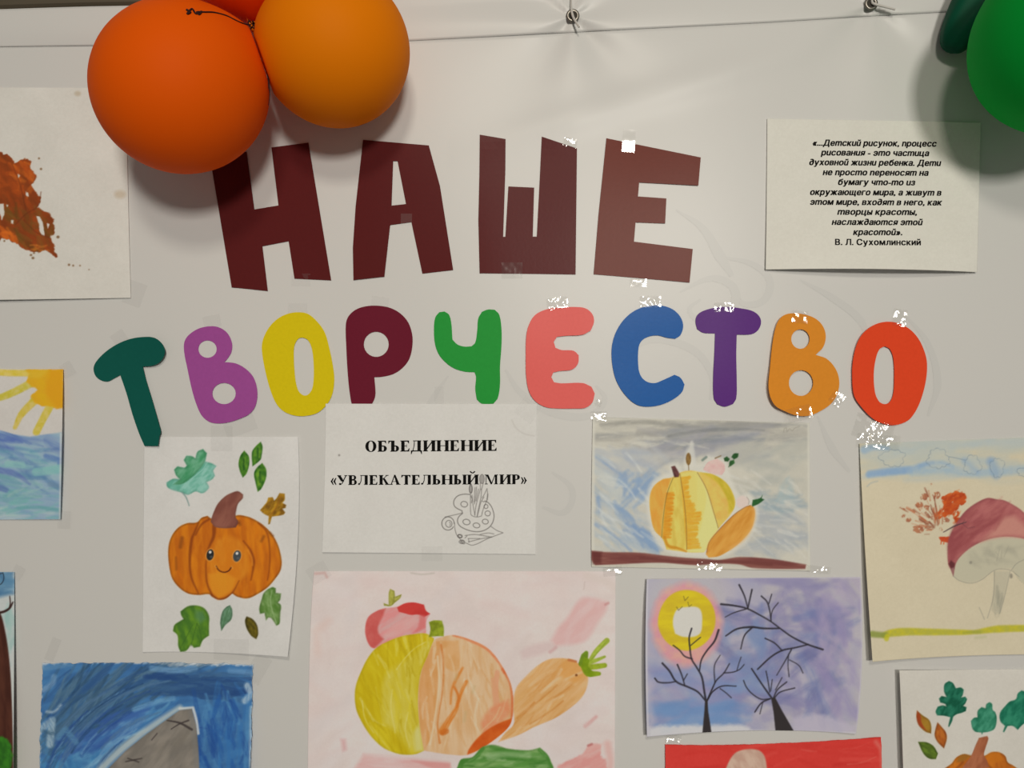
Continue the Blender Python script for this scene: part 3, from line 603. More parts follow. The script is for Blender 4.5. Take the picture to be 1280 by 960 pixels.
def paint_big_still_life():
    s = Sheet(381, 710, 774, 986, (214, 198, 189), 17, blotch=.02)
    s.dabs(pts('388 716 766 716 766 978 388 978'), 150, [(212, 194, 186), (204, 186, 178), (216, 204, 198), (208, 196, 190), (210, 186, 178)], (40, 100), (10, 24), -30, 40, .4, 10, .2)
    s.fill(pts('920 270 1000 262 1110 290 1100 350 1040 440 960 560 850 590 745 600 715 560 760 480 830 400', 's2'), (212, 166, 160), a=.85, soft=6, col2=(214, 178, 172), streak=(-50, 9, 3))
    s.fill(pts('500 640 560 600 700 570 760 600 640 660 520 690', 's2'), (206, 180, 174), a=.7, soft=6); s.stroke(pts('710 640 750 610', 's2'), 4, (200, 158, 154), a=.7, soft=3); s.stroke(pts('1095 310 1115 300', 's2'), 3, (190, 128, 124), a=.6, soft=2)
    s.stroke(pts('955 655 1030 590', 's4'), [5, 7, 4], (206, 154, 148), a=.8, soft=3, dry=.4)
    s.fill(pts('760 946 850 890 930 850 980 785 1020 775 1070 780 1060 860 1100 900 1120 1100 740 1100', 's4'), (212, 138, 130), a=.85, soft=3, jag=2, col2=(216, 160, 150), streak=(-30, 7, 3))
    s.stroke(pts('975 790 1000 780', 's4'), 3, (170, 90, 86), a=.6, soft=2); s.stroke(pts('1110 780 1130 900 1120 960', 's4'), 9, (214, 160, 150), a=.6, soft=6)
    s.fill(pts('470 850 620 862 800 880 1060 905 1078 960 1060 1080 300 1080 420 930', 's3'), (212, 156, 150), a=.75, soft=6, col2=(214, 178, 172), streak=(5, 8, 4))
    s.fill(pts('800 895 1000 905 1075 912 1078 946 1000 960', 's3'), (206, 130, 124), a=.6, soft=3)
    s.fill(pts('310 745 345 745 352 820 325 830', 's3'), (206, 156, 152), a=.7, soft=5); s.stroke(pts('135 95 200 90 215 120', 's1'), 3, (196, 150, 140), a=.6, soft=3); s.stroke(pts('150 640 140 500 230 420', 's1'), 10, (212, 184, 172), a=.5, soft=8)
    s.stroke(pts('800 90 870 100 960 92', 's1'), 1.6, (184, 174, 160), a=.8, soft=2); s.stroke(pts('970 110 1100 150 1165 200', 's2'), 10, (206, 190, 178), a=.5, soft=6)
    s.stroke(pts('945 205 952 150', 's2'), 1, (180, 160, 150), a=.5)
    # apple
    A = pts('480 480 500 400 560 355 620 335 700 325 760 300 820 295 890 310 905 350 935 375 908 420 905 510 810 520 700 550 610 590 545 615 515 600 490 550', 's1')
    s.fill(A, (214, 138, 134), col2=(206, 158, 152), streak=(-30, 5, 3), soft=1.5, part='painted_apple'); M = s.mask(A)
    s.fill(pts('480 480 500 400 560 352 625 335 600 400 570 470 580 520 612 550 545 615 515 600 490 550', 's1'), (200, 92, 84), soft=3, col2=(192, 76, 70), a=.9, clip=M)
    s.fill(pts('703 330 760 300 820 293 892 310 905 352 935 372 905 390 890 400 850 380 800 382 760 372 715 360', 's1'), (198, 60, 54), soft=1.5, col2=(188, 52, 48), clip=M)
    s.fill(pts('860 380 900 390 900 470 850 500 810 510 850 460', 's1'), (206, 110, 106), soft=3, a=.8, clip=M); s.fill(pts('700 440 820 400 850 430 760 500 650 540 600 520', 's1'), (214, 164, 156), a=.6, soft=4, clip=M)
    s.fill(pts('612 318 610 300 645 312 645 230 655 200 685 215 690 255 735 238 725 265 690 295 660 320', 's1'), (178, 172, 80), col2=(150, 146, 58), streak=(80, 3, 2), part='painted_apple/painted_leaf', edge=.15)
    s.stroke(pts('682 255 680 285', 's1'), .7, (110, 106, 50))
    # pumpkin, yellow half and orange half
    Y = pts('740 28 800 18 900 10 960 45 940 130 900 220 870 280 850 450 860 640 890 825 830 850 740 852 680 838 600 800 510 710 430 570 410 480 415 380 450 280 500 180 560 110 650 60', 's3')
    Lp = s.fill(Y, (204, 182, 30), col2=(192, 166, 18), streak=(75, 7, 5), soft=1.5, part='painted_pumpkin', edge=.08); M = s.mask(Y)
    s.fill(pts('640 280 760 200 880 100 950 60 940 130 870 280 850 450 860 640 890 825 790 840 700 700 610 640 600 420', 's3'), (206, 190, 84), a=.85, soft=8, col2=(198, 178, 52), streak=(80, 5, 5), clip=M)
    s.dabs(Y, 60, [(208, 188, 40), (184, 156, 10), (216, 204, 110), (172, 146, 10)], (16, 50), (1.5, 5), 82, 10, .55, 1.8, .5, clip=M, flow=lambda c: 90 + (c[0] - 525)*.55)
    for q in ('700 260 760 180 830 110 900 70', '460 480 480 600 540 700', '670 400 660 520 690 700', '780 560 760 680 790 800'): s.stroke(pts(q, 's3'), 1.4, (216, 204, 120), a=.7, soft=1.6, clip=M, dry=.4)
    s.fill(pts('860 640 820 700 830 830 890 828', 's3'), (206, 198, 130), a=.7, soft=5, clip=M)
    Oh = pts('960 60 1010 36 1100 22 1230 60 1330 110 1410 200 1490 350 1512 480 1495 630 1430 710 1290 810 1190 855 1050 850 890 825 860 640 850 450 870 280 920 160', 's3')
    s.fill(Oh, (214, 180, 140), col2=(208, 164, 116), streak=(85, 6, 6), soft=1.5, part=Lp); M = s.mask(Oh)
    s.fill(pts('960 75 1005 60 1000 200 985 500 950 720 890 822 860 640 850 450 880 250', 's3'), (206, 146, 84), a=.95, soft=2.5, col2=(212, 158, 104), streak=(88, 5, 5), clip=M)
    s.fill(pts('1010 60 1130 60 1140 240 1100 280 1040 240', 's3'), (212, 160, 104), a=.8, soft=3, clip=M, col2=(206, 148, 86))
    s.dabs(Oh, 60, [(220, 194, 158), (210, 164, 110), (202, 146, 86), (222, 202, 172)], (20, 54), (1.5, 5), 85, 10, .55, 1.8, .5, clip=M, flow=lambda c: 90 + (c[0] - 560)*-.3)
    s.stroke(pts('985 170 995 350 960 640 930 780', 's3'), 2.4, (220, 200, 168), a=.7, soft=2, clip=M)
    for q, w, c in (('1008 90 1025 200 1020 400 985 640 1000 770', [3, 2, 1.5, 3], (200, 120, 56)), ('1160 250 1120 320 1085 400 1075 500', [3, 4, 2], (208, 126, 54)), ('1185 345 1150 420 1110 540 1060 620 1015 690', [4, 4, 7, 9], (208, 118, 40)), ('1100 380 1130 450 1120 520', 3, (204, 112, 40)),
                    ('1045 690 1020 700', 7, (196, 100, 30)), ('1095 22 1170 40 1230 62 1330 112 1410 200 1450 280', [3, 5, 6, 4], (216, 122, 78)), ('1440 260 1490 350 1508 460 1500 640', [4, 5, 4], (204, 104, 58)), ('1400 280 1390 380 1400 500', 6, (214, 150, 112)), ('1370 330 1380 440 1390 560', 5, (212, 152, 112))):
        s.stroke(pts(q, 's3'), w, c, a=.88, soft=2, dry=.3, clip=M)
    s.fill(pts('1340 540 1400 500 1480 470 1490 560 1440 620 1400 660 1300 700 1290 620', 's3'), (214, 130, 90), a=.8, soft=5, col2=(212, 146, 104), clip=M)
    s.fill(pts('1500 600 1502 660 1440 706 1370 760 1290 812 1190 856 1200 820 1260 740 1330 680 1420 630', 's3'), (206, 96, 34), soft=2, col2=(196, 82, 24), clip=M)
    s.stroke(pts('1420 520 1380 600 1300 680 1270 720', 's3'), 1.4, (220, 176, 130), a=.7, soft=1.5); s.stroke(pts('1470 420 1440 540 1400 620', 's3'), 1.4, (222, 170, 126), a=.6, soft=1.5)
    for q in ('1180 560 1170 620', '1110 330 1120 300', '1240 380 1230 420'): s.stroke(pts(q, 's3'), 4, (186, 160, 110), a=.4, soft=3)
    s.fill(pts('925 432 960 420 1015 422 1028 470 1028 530 985 530 925 535 935 480', 's1'), (148, 160, 40), col2=(116, 126, 26), streak=(60, 4, 1), part='painted_pumpkin/painted_stem', soft=1.5)
    # carrot
    C = pts('458 640 455 540 470 400 550 300 640 222 730 184 860 190 900 215 945 260 975 330 940 440 860 520 740 600 600 660 480 720 350 765 400 700', 's4')
    L = s.fill(C, (216, 172, 120), col2=(208, 158, 98), streak=(-42, 6, 5), soft=2, part='painted_carrot'); M = s.mask(C)
    s.dabs(C, 80, [(208, 150, 84), (220, 182, 136), (200, 136, 66), (214, 166, 104)], (18, 44), (2, 5), -42, 8, .5, 2, .5, clip=M)
    s.fill(pts('800 200 880 195 940 250 960 310 900 350 830 330 770 300', 's4'), (212, 152, 82), a=.8, soft=5, clip=M)
    for q in ('450 650 560 540 680 440 760 370', '740 460 860 370', '570 640 700 560 800 480', '480 600 600 490'): s.stroke(pts(q, 's4'), 2, (192, 122, 52), a=.7, soft=2, dry=.4, clip=M)
    for q in ('650 420 740 340 790 260', '690 540 730 480 800 440', '820 330 930 280'): s.stroke(pts(q, 's4'), 3, (222, 192, 154), a=.6, soft=2.5, dry=.4, clip=M)
    s.fill(ell(s, 's4', 893, 300, 9, 9), (130, 78, 36), soft=1); s.stroke(pts('840 195 890 205', 's4'), 3, (186, 106, 60), a=.8, soft=1.5)
    L2 = s.part('painted_carrot/painted_leaf')
    for q, w, c in (('930 220 950 170 962 145', [8, 9, 5], (112, 142, 24)), ('985 205 1030 135 1105 60', [5, 6, 7], (164, 180, 58)), ('940 240 975 285 1050 290', [6, 9, 5], (134, 158, 24)), ('960 215 1020 200 1090 172', [7, 5, 3], (158, 176, 56)), ('970 245 1030 240 1090 232', [7, 7, 6], (150, 168, 36)), ('960 200 950 240 990 290', 8, (124, 150, 20))):
        s.stroke(pts(q, 's4'), w, c, a=.95, soft=1.4, part=L2, col2=tuple(int(v*.9) for v in c))
    s.stroke(pts('990 200 1050 130 1095 75', 's4'), .9, (120, 140, 40), a=.7)
    # cucumber
    C = pts('50 1000 70 930 95 885 170 870 240 800 320 785 420 812 560 822 640 805 690 850 715 900 735 960 700 1040 500 1085 200 1085 80 1060', 's4')
    s.fill(C, (124, 160, 92), col2=(84, 134, 58), streak=(0, 6, 4), soft=2, part='painted_cucumber', edge=.1); M = s.mask(C)
    s.dabs(C, 60, [(70, 124, 46), (150, 178, 122), (92, 146, 66), (56, 110, 40)], (14, 40), (2, 6), -10, 18, .55, 2, .5, clip=M)
    for q, w in (('240 810 180 880 100 900', 6), ('420 880 560 890 700 910', 5), ('640 820 700 880 720 930', 6), ('300 800 400 830 520 840', 4), ('90 890 80 960', 8)): s.stroke(pts(q, 's4'), w, (66, 122, 44), a=.75, soft=2.5, dry=.35, clip=M)
    s.stroke(pts('280 860 400 850 560 860', 's4'), 7, (160, 184, 134), a=.5, soft=4, clip=M)
    return s

def paint_mountain():
    s = Sheet(47, 824, 321, 1020, (198, 200, 198), 19)
    U = lambda q: pts(q, 'mo')
    full = U('195 480 420 474 700 478 830 492 1000 484 1165 488 1165 1180 185 1180 188 700')
    s.fill(full, (72, 122, 168), soft=3, jag=3, holes=.12, streak=(-15, 9, 3), col2=(60, 104, 152), smooth=False)
    s.dabs(U('190 860 520 860 440 1180 190 1180'), 60, [(74, 136, 178), (96, 156, 190), (58, 116, 166)], (20, 50), (5, 10), 75, 25, .6, 4, .35)
    s.dabs(U('400 760 700 640 830 640 700 760 520 900 380 960'), 60, [(96, 150, 186), (56, 104, 160), (134, 176, 198), (70, 126, 176)], (24, 60), (3, 8), -38, 8, .75, 1.8, .5)
    s.dabs(U('230 520 700 490 1000 540 760 640 420 800 240 840'), 120, [(62, 92, 116), (46, 76, 104), (74, 106, 130), (50, 86, 130), (88, 118, 140)], (40, 96), (3, 8), -30, 8, .8, 1.8, .5, flow=lambda c: -58 + (c[0] - 60)*.23)
    s.dabs(U('700 520 1140 520 1140 640 800 640'), 50, [(48, 82, 124), (62, 98, 136), (40, 72, 120)], (30, 76), (4, 10), 2, 8, .75, 1.8, .45)
    s.dabs(U('900 640 1150 640 1150 1180 920 1180'), 70, [(40, 88, 152), (56, 112, 168), (84, 138, 180), (36, 76, 140)], (24, 60), (4, 10), 80, 15, .7, 2, .45)
    s.dabs(U('320 780 640 690 600 800 330 900'), 30, [(52, 86, 148), (62, 98, 158)], (24, 50), (5, 10), -25, 14, .6, 3, .35)
    rr = s.rng
    for k in range(46):                            # long curling strokes of the storm sky
        t0 = rr.rand(); r0 = 150 + 520*rr.rand(); cx, cy = 900, 1150
        a0 = math.radians(188 + 40*t0); a1 = a0 + math.radians(22 + 34*rr.rand())
        q = np.array([(cx + r0*1.12*math.cos(a_), cy + r0*.98*math.sin(a_)) for a_ in np.linspace(a0, a1, 6)])
        q = q[(q[:, 0] > 190) & (q[:, 1] > 484) & (q[:, 0] < 1160)]
        if len(q) < 3: continue
        s.stroke(q/3.691 + (0, 700), [3, rr.uniform(3, 8), 2], [(40, 70, 104), (58, 92, 124), (84, 116, 148), (44, 78, 138), (104, 144, 180)][rr.randint(5)], a=.7, soft=1.4, dry=.6)
    for q, w, c in (('215 700 250 700 280 670', 3, (176, 192, 200)), ('190 780 240 740 230 850', 9, (170, 190, 198)), ('200 600 240 570 250 540', 7, (122, 156, 186)), ('1140 580 1160 620 1130 650', 8, (176, 194, 204)), ('700 500 820 510 900 500', 7, (112, 152, 186)), ('330 480 200 500', 6, (96, 138, 172)), ('1060 510 1160 520', 6, (104, 146, 184)), ('620 690 740 650 800 640', 6, (112, 160, 192)), ('1160 680 1156 900 1158 1100', 4, (190, 204, 206)), ('270 820 300 780 350 840', 7, (88, 134, 168)), ('200 790 240 800', 5, (60, 92, 116))):
        s.stroke(U(q), w, c, a=.75, soft=3, dry=.35)
    s.stroke(U('380 1060 500 930 600 840 740 740 830 680'), [8, 9, 6], (192, 196, 186), a=.75, soft=5)
    R = U('300 1190 400 1070 500 962 580 880 680 800 760 742 830 692 885 686 905 760 915 860 920 960 930 1190')
    s.stroke(U('830 686 890 682 906 740 914 800'), 3.5, (206, 206, 202), a=.9, soft=2)
    s.fill(R, (140, 130, 118), col2=(120, 112, 102), streak=(-50, 8, 3), soft=1.8, part='painted_mountain', smooth=False, edge=.08)
    M = s.mask(R, smooth=False)
    s.dabs(R, 36, [(130, 120, 106), (150, 140, 126), (112, 106, 98)], (16, 40), (4, 9), -60, 25, .4, 5, .3, clip=M)
    s.stroke(U('880 700 895 800 905 950'), 6, (122, 118, 112), a=.6, soft=4, clip=M)
    for q, w in (('772 740 830 752 885 782', [1.6, 2.6, 3]), ('870 740 830 755 790 780', [2, 1.6, 1.2]), ('580 930 620 922 655 915', [1.4, 2, 1.2]), ('590 915 640 932', 1.6), ('700 830 725 800', 1.2)): s.stroke(U(q), w, (62, 54, 52), a=.85, soft=1.2)
    return s

def paint_tree():
    s = Sheet(-180, 711, 21, 990, (194, 196, 190), 21)
    U = lambda q: pts(q, 'tr')
    s.fill(pts('-178 714 17 714 16 742 -60 760 -178 750'), (88, 128, 158), soft=6, col2=(112, 150, 174), streak=(0, 8, 2))
    s.dabs(U('0 58 62 58 62 160 0 150'), 14, [(62, 102, 136), (92, 134, 162), (130, 164, 182)], (12, 26), (5, 9), 20, 25, .6, 4, .3)
    s.dabs(pts('-170 740 14 740 14 830 -170 830'), 40, [(148, 184, 176), (132, 172, 168), (176, 196, 190), (200, 204, 200)], (20, 44), (6, 12), 70, 30, .6, 5, .3)
    s.dabs(U('20 230 64 220 60 420 40 400'), 14, [(142, 178, 170), (160, 188, 178)], (12, 26), (4, 8), 85, 12, .6, 3, .3)
    s.stroke(U('60 430 58 560 56 700'), 3, (196, 196, 188), a=.8, soft=2)
    L = s.fill(U('-420 960 -400 600 -300 330 -200 240 -60 250 -5 235 8 262 20 310 36 400 48 520 54 640 58 760 62 960 62 1100 -420 1100'), (86, 48, 36), col2=(68, 36, 28), streak=(85, 6, 5), soft=1.5, part='painted_tree')
    s.stroke(U('-10 245 20 238 45 222 60 195'), [3, 3, 1.6], (58, 38, 34), part=L); s.stroke(U('44 222 48 200 45 168'), [2, 1.2], (58, 38, 34), part=L)
    s.stroke(U('-5 65 14 60 18 85 8 108 -8 116'), 1.2, (40, 52, 66), a=.9)
    s.fill(U('-640 830 -300 820 -20 815 30 820 50 850 56 900 50 960 40 1080 -640 1080'), (58, 124, 34), col2=(44, 98, 30), streak=(80, 4, 2), soft=3, jag=3, part='painted_grass')
    return s

def paint_sea():
    s = Sheet(-200, 457, 83, 654, (202, 194, 184), 23)
    U = lambda q: pts(q, 'se')
    L = s.part('painted_sun')
    for q, w, c in (('-300 60 0 102 135 106', 8, (206, 180, 50)), ('-300 300 0 228 80 195 165 150', [6, 9, 10], (190, 174, 44)), ('75 378 105 315 170 245', [5, 8, 10], (196, 172, 44)), ('182 400 215 335 250 270', [9, 9, 10], (198, 176, 54))):
        s.stroke(U(q), w, c, a=.9, soft=2, col2=tuple(int(v*1.06) for v in c[:2]) + (90,), part=L)
    s.fill(U('120 88 316 86 318 278 300 284 240 270 200 268 160 235 155 220 185 190 130 150 150 110'), (226, 164, 30), soft=2, jag=1.5, col2=(210, 160, 34), streak=(60, 5, 2), part=L)
    s.fill(U('250 88 318 86 318 278 280 280 230 200'), (228, 148, 26), a=.7, soft=6); s.fill(U('130 92 240 90 200 130 140 130'), (212, 176, 52), a=.6, soft=5)
    sea = U('-800 390 -200 400 0 392 70 412 150 424 230 412 310 402 318 840 -800 840')
    L = s.fill(sea, (152, 176, 184), soft=2.5, col2=(132, 158, 182), streak=(8, 7, 5), smooth=False, part='painted_sea'); M = s.mask(sea, smooth=False)
    B = lambda a, b: U(f'-780 {a} 312 {a} 312 {b} -780 {b}')
    s.dabs(B(400, 500), 80, [(98, 120, 172), (80, 104, 164), (126, 146, 180), (140, 158, 178)], (24, 60), (3, 8), 10, 12, .6, 3, .45, clip=M)
    s.dabs(B(480, 620), 110, [(92, 138, 166), (118, 170, 172), (84, 112, 160), (150, 186, 180)], (20, 50), (3, 8), 8, 14, .6, 3, .45, clip=M)
    s.dabs(B(620, 700), 70, [(86, 124, 160), (132, 176, 170), (108, 156, 162)], (20, 50), (3, 8), 14, 14, .6, 3, .45, clip=M)
    s.dabs(B(690, 840), 90, [(120, 176, 168), (160, 190, 180), (192, 198, 190), (104, 156, 156)], (20, 50), (3, 8), -6, 12, .6, 3, .45, clip=M)
    for q, w, c in (('0 425 60 440 110 452', [10, 8, 3], (84, 106, 168)), ('0 592 80 610 150 660', [8, 7, 3], (98, 116, 168)), ('230 520 300 540 305 560', [6, 9], (92, 122, 172)), ('180 600 260 590 300 580', 10, (132, 184, 176)), ('0 680 30 690', 7, (96, 116, 164)), ('90 780 200 776 290 790', 4, (104, 158, 160)), ('250 660 290 670', 6, (112, 138, 160)), ('40 560 110 565', 9, (140, 184, 178))):
        s.stroke(U(q), w, c, a=.75, soft=2.5, dry=.3, clip=M)
    s.stroke(U('305 410 303 600 300 836'), 2.5, (204, 202, 196), a=.7, soft=2)
    return s

def paint_leaf_print():
    s = Sheet(-222, 106, 167, 380, (204, 197, 184), 25)
    U = lambda q: pts(q, 'pr')
    P1 = U('-20 30 40 60 75 95 90 82 165 84 150 110 178 160 160 205 205 270 190 315 240 340 262 380 275 440 250 470 262 500 282 562 230 530 190 540 110 520 70 490 10 470 -60 540 -250 520 -320 420 -420 300 -330 200 -360 90 -200 110 -120 -60 -60 40')
    L = s.fill(P1, (150, 66, 24), soft=1.3, jag=3.5, smooth=False, col2=(124, 56, 22), streak=(50, 8, 2), part='leaf_print'); M = s.mask(P1, smooth=False)
    M = M*(s.lab == L)
    s.dabs(U('60 95 165 84 178 160 160 205 150 260 80 240'), 26, [(204, 104, 34), (190, 90, 28), (176, 76, 24)], (8, 22), (3, 7), 60, 30, .7, 2, .4, clip=M)
    s.dabs(U('-350 40 60 60 200 270 190 310 60 330 -350 300'), 60, [(158, 66, 22), (136, 60, 22), (176, 78, 26), (118, 58, 24)], (10, 28), (3, 7), 55, 30, .6, 2, .4, clip=M)
    s.dabs(U('20 320 240 340 275 440 270 540 110 520 20 440'), 50, [(112, 74, 28), (98, 66, 24), (134, 66, 28), (120, 84, 34)], (10, 26), (3, 7), 50, 25, .6, 2, .4, clip=M)
    s.dabs(U('0 410 60 450 120 520 60 500 0 470'), 14, [(208, 102, 30), (196, 92, 28)], (8, 16), (3, 6), 40, 20, .8, 2, .3, clip=M)
    s.dabs(U('150 500 240 510 230 535 160 535'), 8, [(200, 116, 40)], (6, 12), (2, 4), 0, 20, .7, 2, .3, clip=M)
    W = (204, 197, 184)
    for q in ('128 238 140 245 142 262 132 258', '180 358 200 365 215 400 222 460 205 450 195 400', '55 380 68 382 66 398 56 396', '-2 298 18 300 20 350 10 380 -4 340', '236 398 246 402 240 420', '30 300 44 306 36 318', '90 150 100 158 92 170'):
        s.fill(U(q), W, soft=1, jag=1)
    for q in ('205 240 190 310 130 350 80 400', '250 470 180 440 120 380', '60 100 100 200 130 330'): s.stroke(U(q), 1.4, (96, 42, 20), a=.5, soft=1.5)
    for cx, cy, r in ((290, 465, 8), (345, 604, 6), (366, 608, 5), (400, 608, 4), (195, 72, 5), (205, 125, 6), (165, 570, 7), (155, 555, 6), (170, 545, 5), (445, 628, 3), (22, 485, 5)):
        s.fill(ell(s, 'pr', cx, cy, r, r*.9), (112, 74, 40), a=.8, soft=1.2)
    s.fill(ell(s, 'P', 97, 117, 4, 3), (176, 160, 134), a=.7, soft=3); s.fill(ell(s, 'P', 150, 243, 7, 5), (180, 160, 132), a=.6, soft=5)
    return s

def paint_quote():
    return Sheet(953, 144, 1230, 344, (205, 198, 183), 27, blotch=.012)
#PAINT-END

# faint ornament of the banner's old print showing through
M_GHOST = mat_plain('faint_print', (187.5, 182, 172.5), .36, .28)
def ribbon(name, P, w, h_fn, mat, parent, lift):
    P = np.asarray(P, float); n = len(P)
    T = np.gradient(P, axis=0); T /= np.linalg.norm(T, axis=1)[:, None] + 1e-9
    N = np.stack([-T[:, 1], T[:, 0]], 1); W = np.interp(np.linspace(0, 1, n), np.linspace(0, 1, len(w)), w)[:, None]/2
    A, B = P + N*W, P - N*W
    return A, B
ghosts = [('850 365 890 348 918 362 912 392 880 402 862 388 876 374', [2, 9, 12, 10, 6, 3]), ('845 262 878 285 900 320 915 345', [2, 9, 14, 6]), ('905 322 940 330 962 350 955 375 930 380 918 366', [3, 8, 10, 8, 4]),
          ('790 452 800 430 830 425 870 440 890 470 888 500', [3, 8, 10, 9, 3]), ('632 462 650 490 690 515 735 520 756 500 745 482', [3, 8, 11, 9, 7, 3]), ('1000 350 1040 372 1075 400 1088 432', [2, 9, 10, 3]),
          ('560 470 540 500 512 560 506 620', [2, 8, 12, 3]), ('690 590 715 612 706 640 678 634', [3, 8, 8, 3]), ('1022 520 1040 560 1062 590', [2, 10, 4]), ('1130 392 1160 430 1172 480 1160 520', [2, 8, 10, 3])]
co, F = [], []
for q, w in ghosts:
    P = spline(pts(q), False, 8, 170); A, B = ribbon('', P, w, None, None, None, 0)
    base = len(co)
    for p, r in zip(A, B):
        co.append(at_np(p, banner_h(p[0], p[1]) + .0002)); co.append(at_np(r, banner_h(r[0], r[1]) + .0002))
    F += [(base + 2*i, base + 2*i + 1, base + 2*i + 3, base + 2*i + 2) for i in range(len(P) - 1)]
tag(link('printed_ornament', mesh_np('printed_ornament', np.array(co), np.array(F)), M_GHOST, banner), kind='stuff')

def torus_bm(R, r, nR=32, nr=10):
    bm = bmesh.new(); V = []
    for i in range(nR):
        a = 2*math.pi*i/nR
        V.append([bm.verts.new(((R + r*math.cos(2*math.pi*j/nr))*math.cos(a), r*.7*math.sin(2*math.pi*j/nr), (R + r*math.cos(2*math.pi*j/nr))*math.sin(a))) for j in range(nr)])
    for i in range(nR):
        for j in range(nr): bm.faces.new((V[i][j], V[(i+1) % nR][j], V[(i+1) % nR][(j+1) % nr], V[i][(j+1) % nr]))
    return bm
def tube_bm(P, R, n=8, bm=None):
    """a smooth tube through points P (metres), radius R (one value or a list)"""
    bm = bm or bmesh.new(); P = [Vector(p) for p in P]; R = np.interp(np.linspace(0, 1, len(P)), np.linspace(0, 1, len(np.atleast_1d(R))), np.atleast_1d(R))
    up = Vector((.31, .87, .38)); rings = []
    for i, p in enumerate(P):
        t = (P[min(i+1, len(P)-1)] - P[max(i-1, 0)]).normalized(); s = t.cross(up).normalized(); q = s.cross(t)
        rings.append([bm.verts.new(p + (s*math.cos(2*math.pi*j/n) + q*math.sin(2*math.pi*j/n))*R[i]) for j in range(n)])
    for a, c in zip(rings, rings[1:]):
        for j in range(n): bm.faces.new((a[j], a[(j+1) % n], c[(j+1) % n], c[j]))
    bm.faces.new(rings[0][::-1]); bm.faces.new(rings[-1])
    return bm
def spline3(P, n=8):
    P = [Vector(p) for p in P]; out = []
    for i in range(len(P) - 1):
        p0, p1, p2, p3 = P[max(i-1, 0)], P[i], P[i+1], P[min(i+2, len(P)-1)]
        for k in range(n):
            t = k/n
            out.append(.5*((2*p1) + (p2 - p0)*t + (2*p0 - 5*p1 + 4*p2 - p3)*t*t + (3*p1 - p0 - 3*p2 + p3)*t**3))
    out.append(P[-1]); return out

M_STEEL = mat_plain('dull_steel', (120, 112, 100), .35, .5, .85, bump=(200, .2, .0002))
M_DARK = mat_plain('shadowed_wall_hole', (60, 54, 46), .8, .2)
M_TIE = mat_plain('grey_wire', (176, 168, 156), .4, .5)
for i, (cx, cy) in enumerate(EYES):
    h = float(banner_h(np.array(cx*1.), np.array(cy*1.))) + .0028
    e = bm_obj('eyelet', torus_bm(6.2*U, 2.1*U), M_STEEL, banner); e.location = at(cx, cy, h)
    bm = bmesh.new(); bmesh.ops.create_circle(bm, cap_ends=True, radius=5.2*U, segments=24); bmesh.ops.rotate(bm, verts=bm.verts, matrix=Matrix.Rotation(math.pi/2, 3, 'X'))
    d = bm_obj('eyelet_hole', bm, M_DARK, e); d.location = (0, -.0002, 0)
for (cx, cy), tail, lab in ((EYES[0], [(714.5, -14), (714, 4), (714.5, 13), (716, 20), (719, 26), (724, 34)], 'grey wire tie through the eyelet left of centre, its tail pointing down'),
                       (EYES[1], [(1091, -22), (1090.5, -8), (1090, 2), (1093, 5), (1104, 8), (1119, 12)], 'grey wire tie through the eyelet near the green balloon, its tail pointing right')):
    hs = [.010, .016, .0185, .0195, .021, .024]
    t = bm_obj('wire_tie', tube_bm(spline3([at(x, y, h) for (x, y), h in zip(tail, hs)]), [.6*U, 1.0*U, 1.5*U, 1.6*U, 1.4*U, 1.2*U]), M_TIE)
    tag(t, lab, 'tie', 'wire ties holding the banner')

M_RAIL = mat_plain('rail_metal', (88, 78, 62), .4, .4, .3, bump=(30, .2, .001, 3, (.2, 1, 6)))
bm = bmesh.new(); prof = [(0, .0), (0, .012), (.004, .016), (.009, .016), (.011, .012), (.016, .013), (.022, .018), (.030, .018), (.034, .012), (.034, 0)]
rows = []
for px_ in np.linspace(-420, 700, 20):
    z0 = at(px_, float(top_y(px_)) - .6, .014).z; x0 = at(px_, 0, .014).x
    rows.append([bm.verts.new((x0, -y_, z0 + z_)) for z_, y_ in prof])
for r0, r1 in zip(rows, rows[1:]):
    for j in range(len(prof) - 1): bm.faces.new((r0[j], r1[j], r1[j+1], r0[j+1]))
bm.faces.new(rows[0]); bm.faces.new(rows[-1][::-1])
tag(bm_obj('trim_1', bm, M_RAIL, smooth=False), kind='structure')

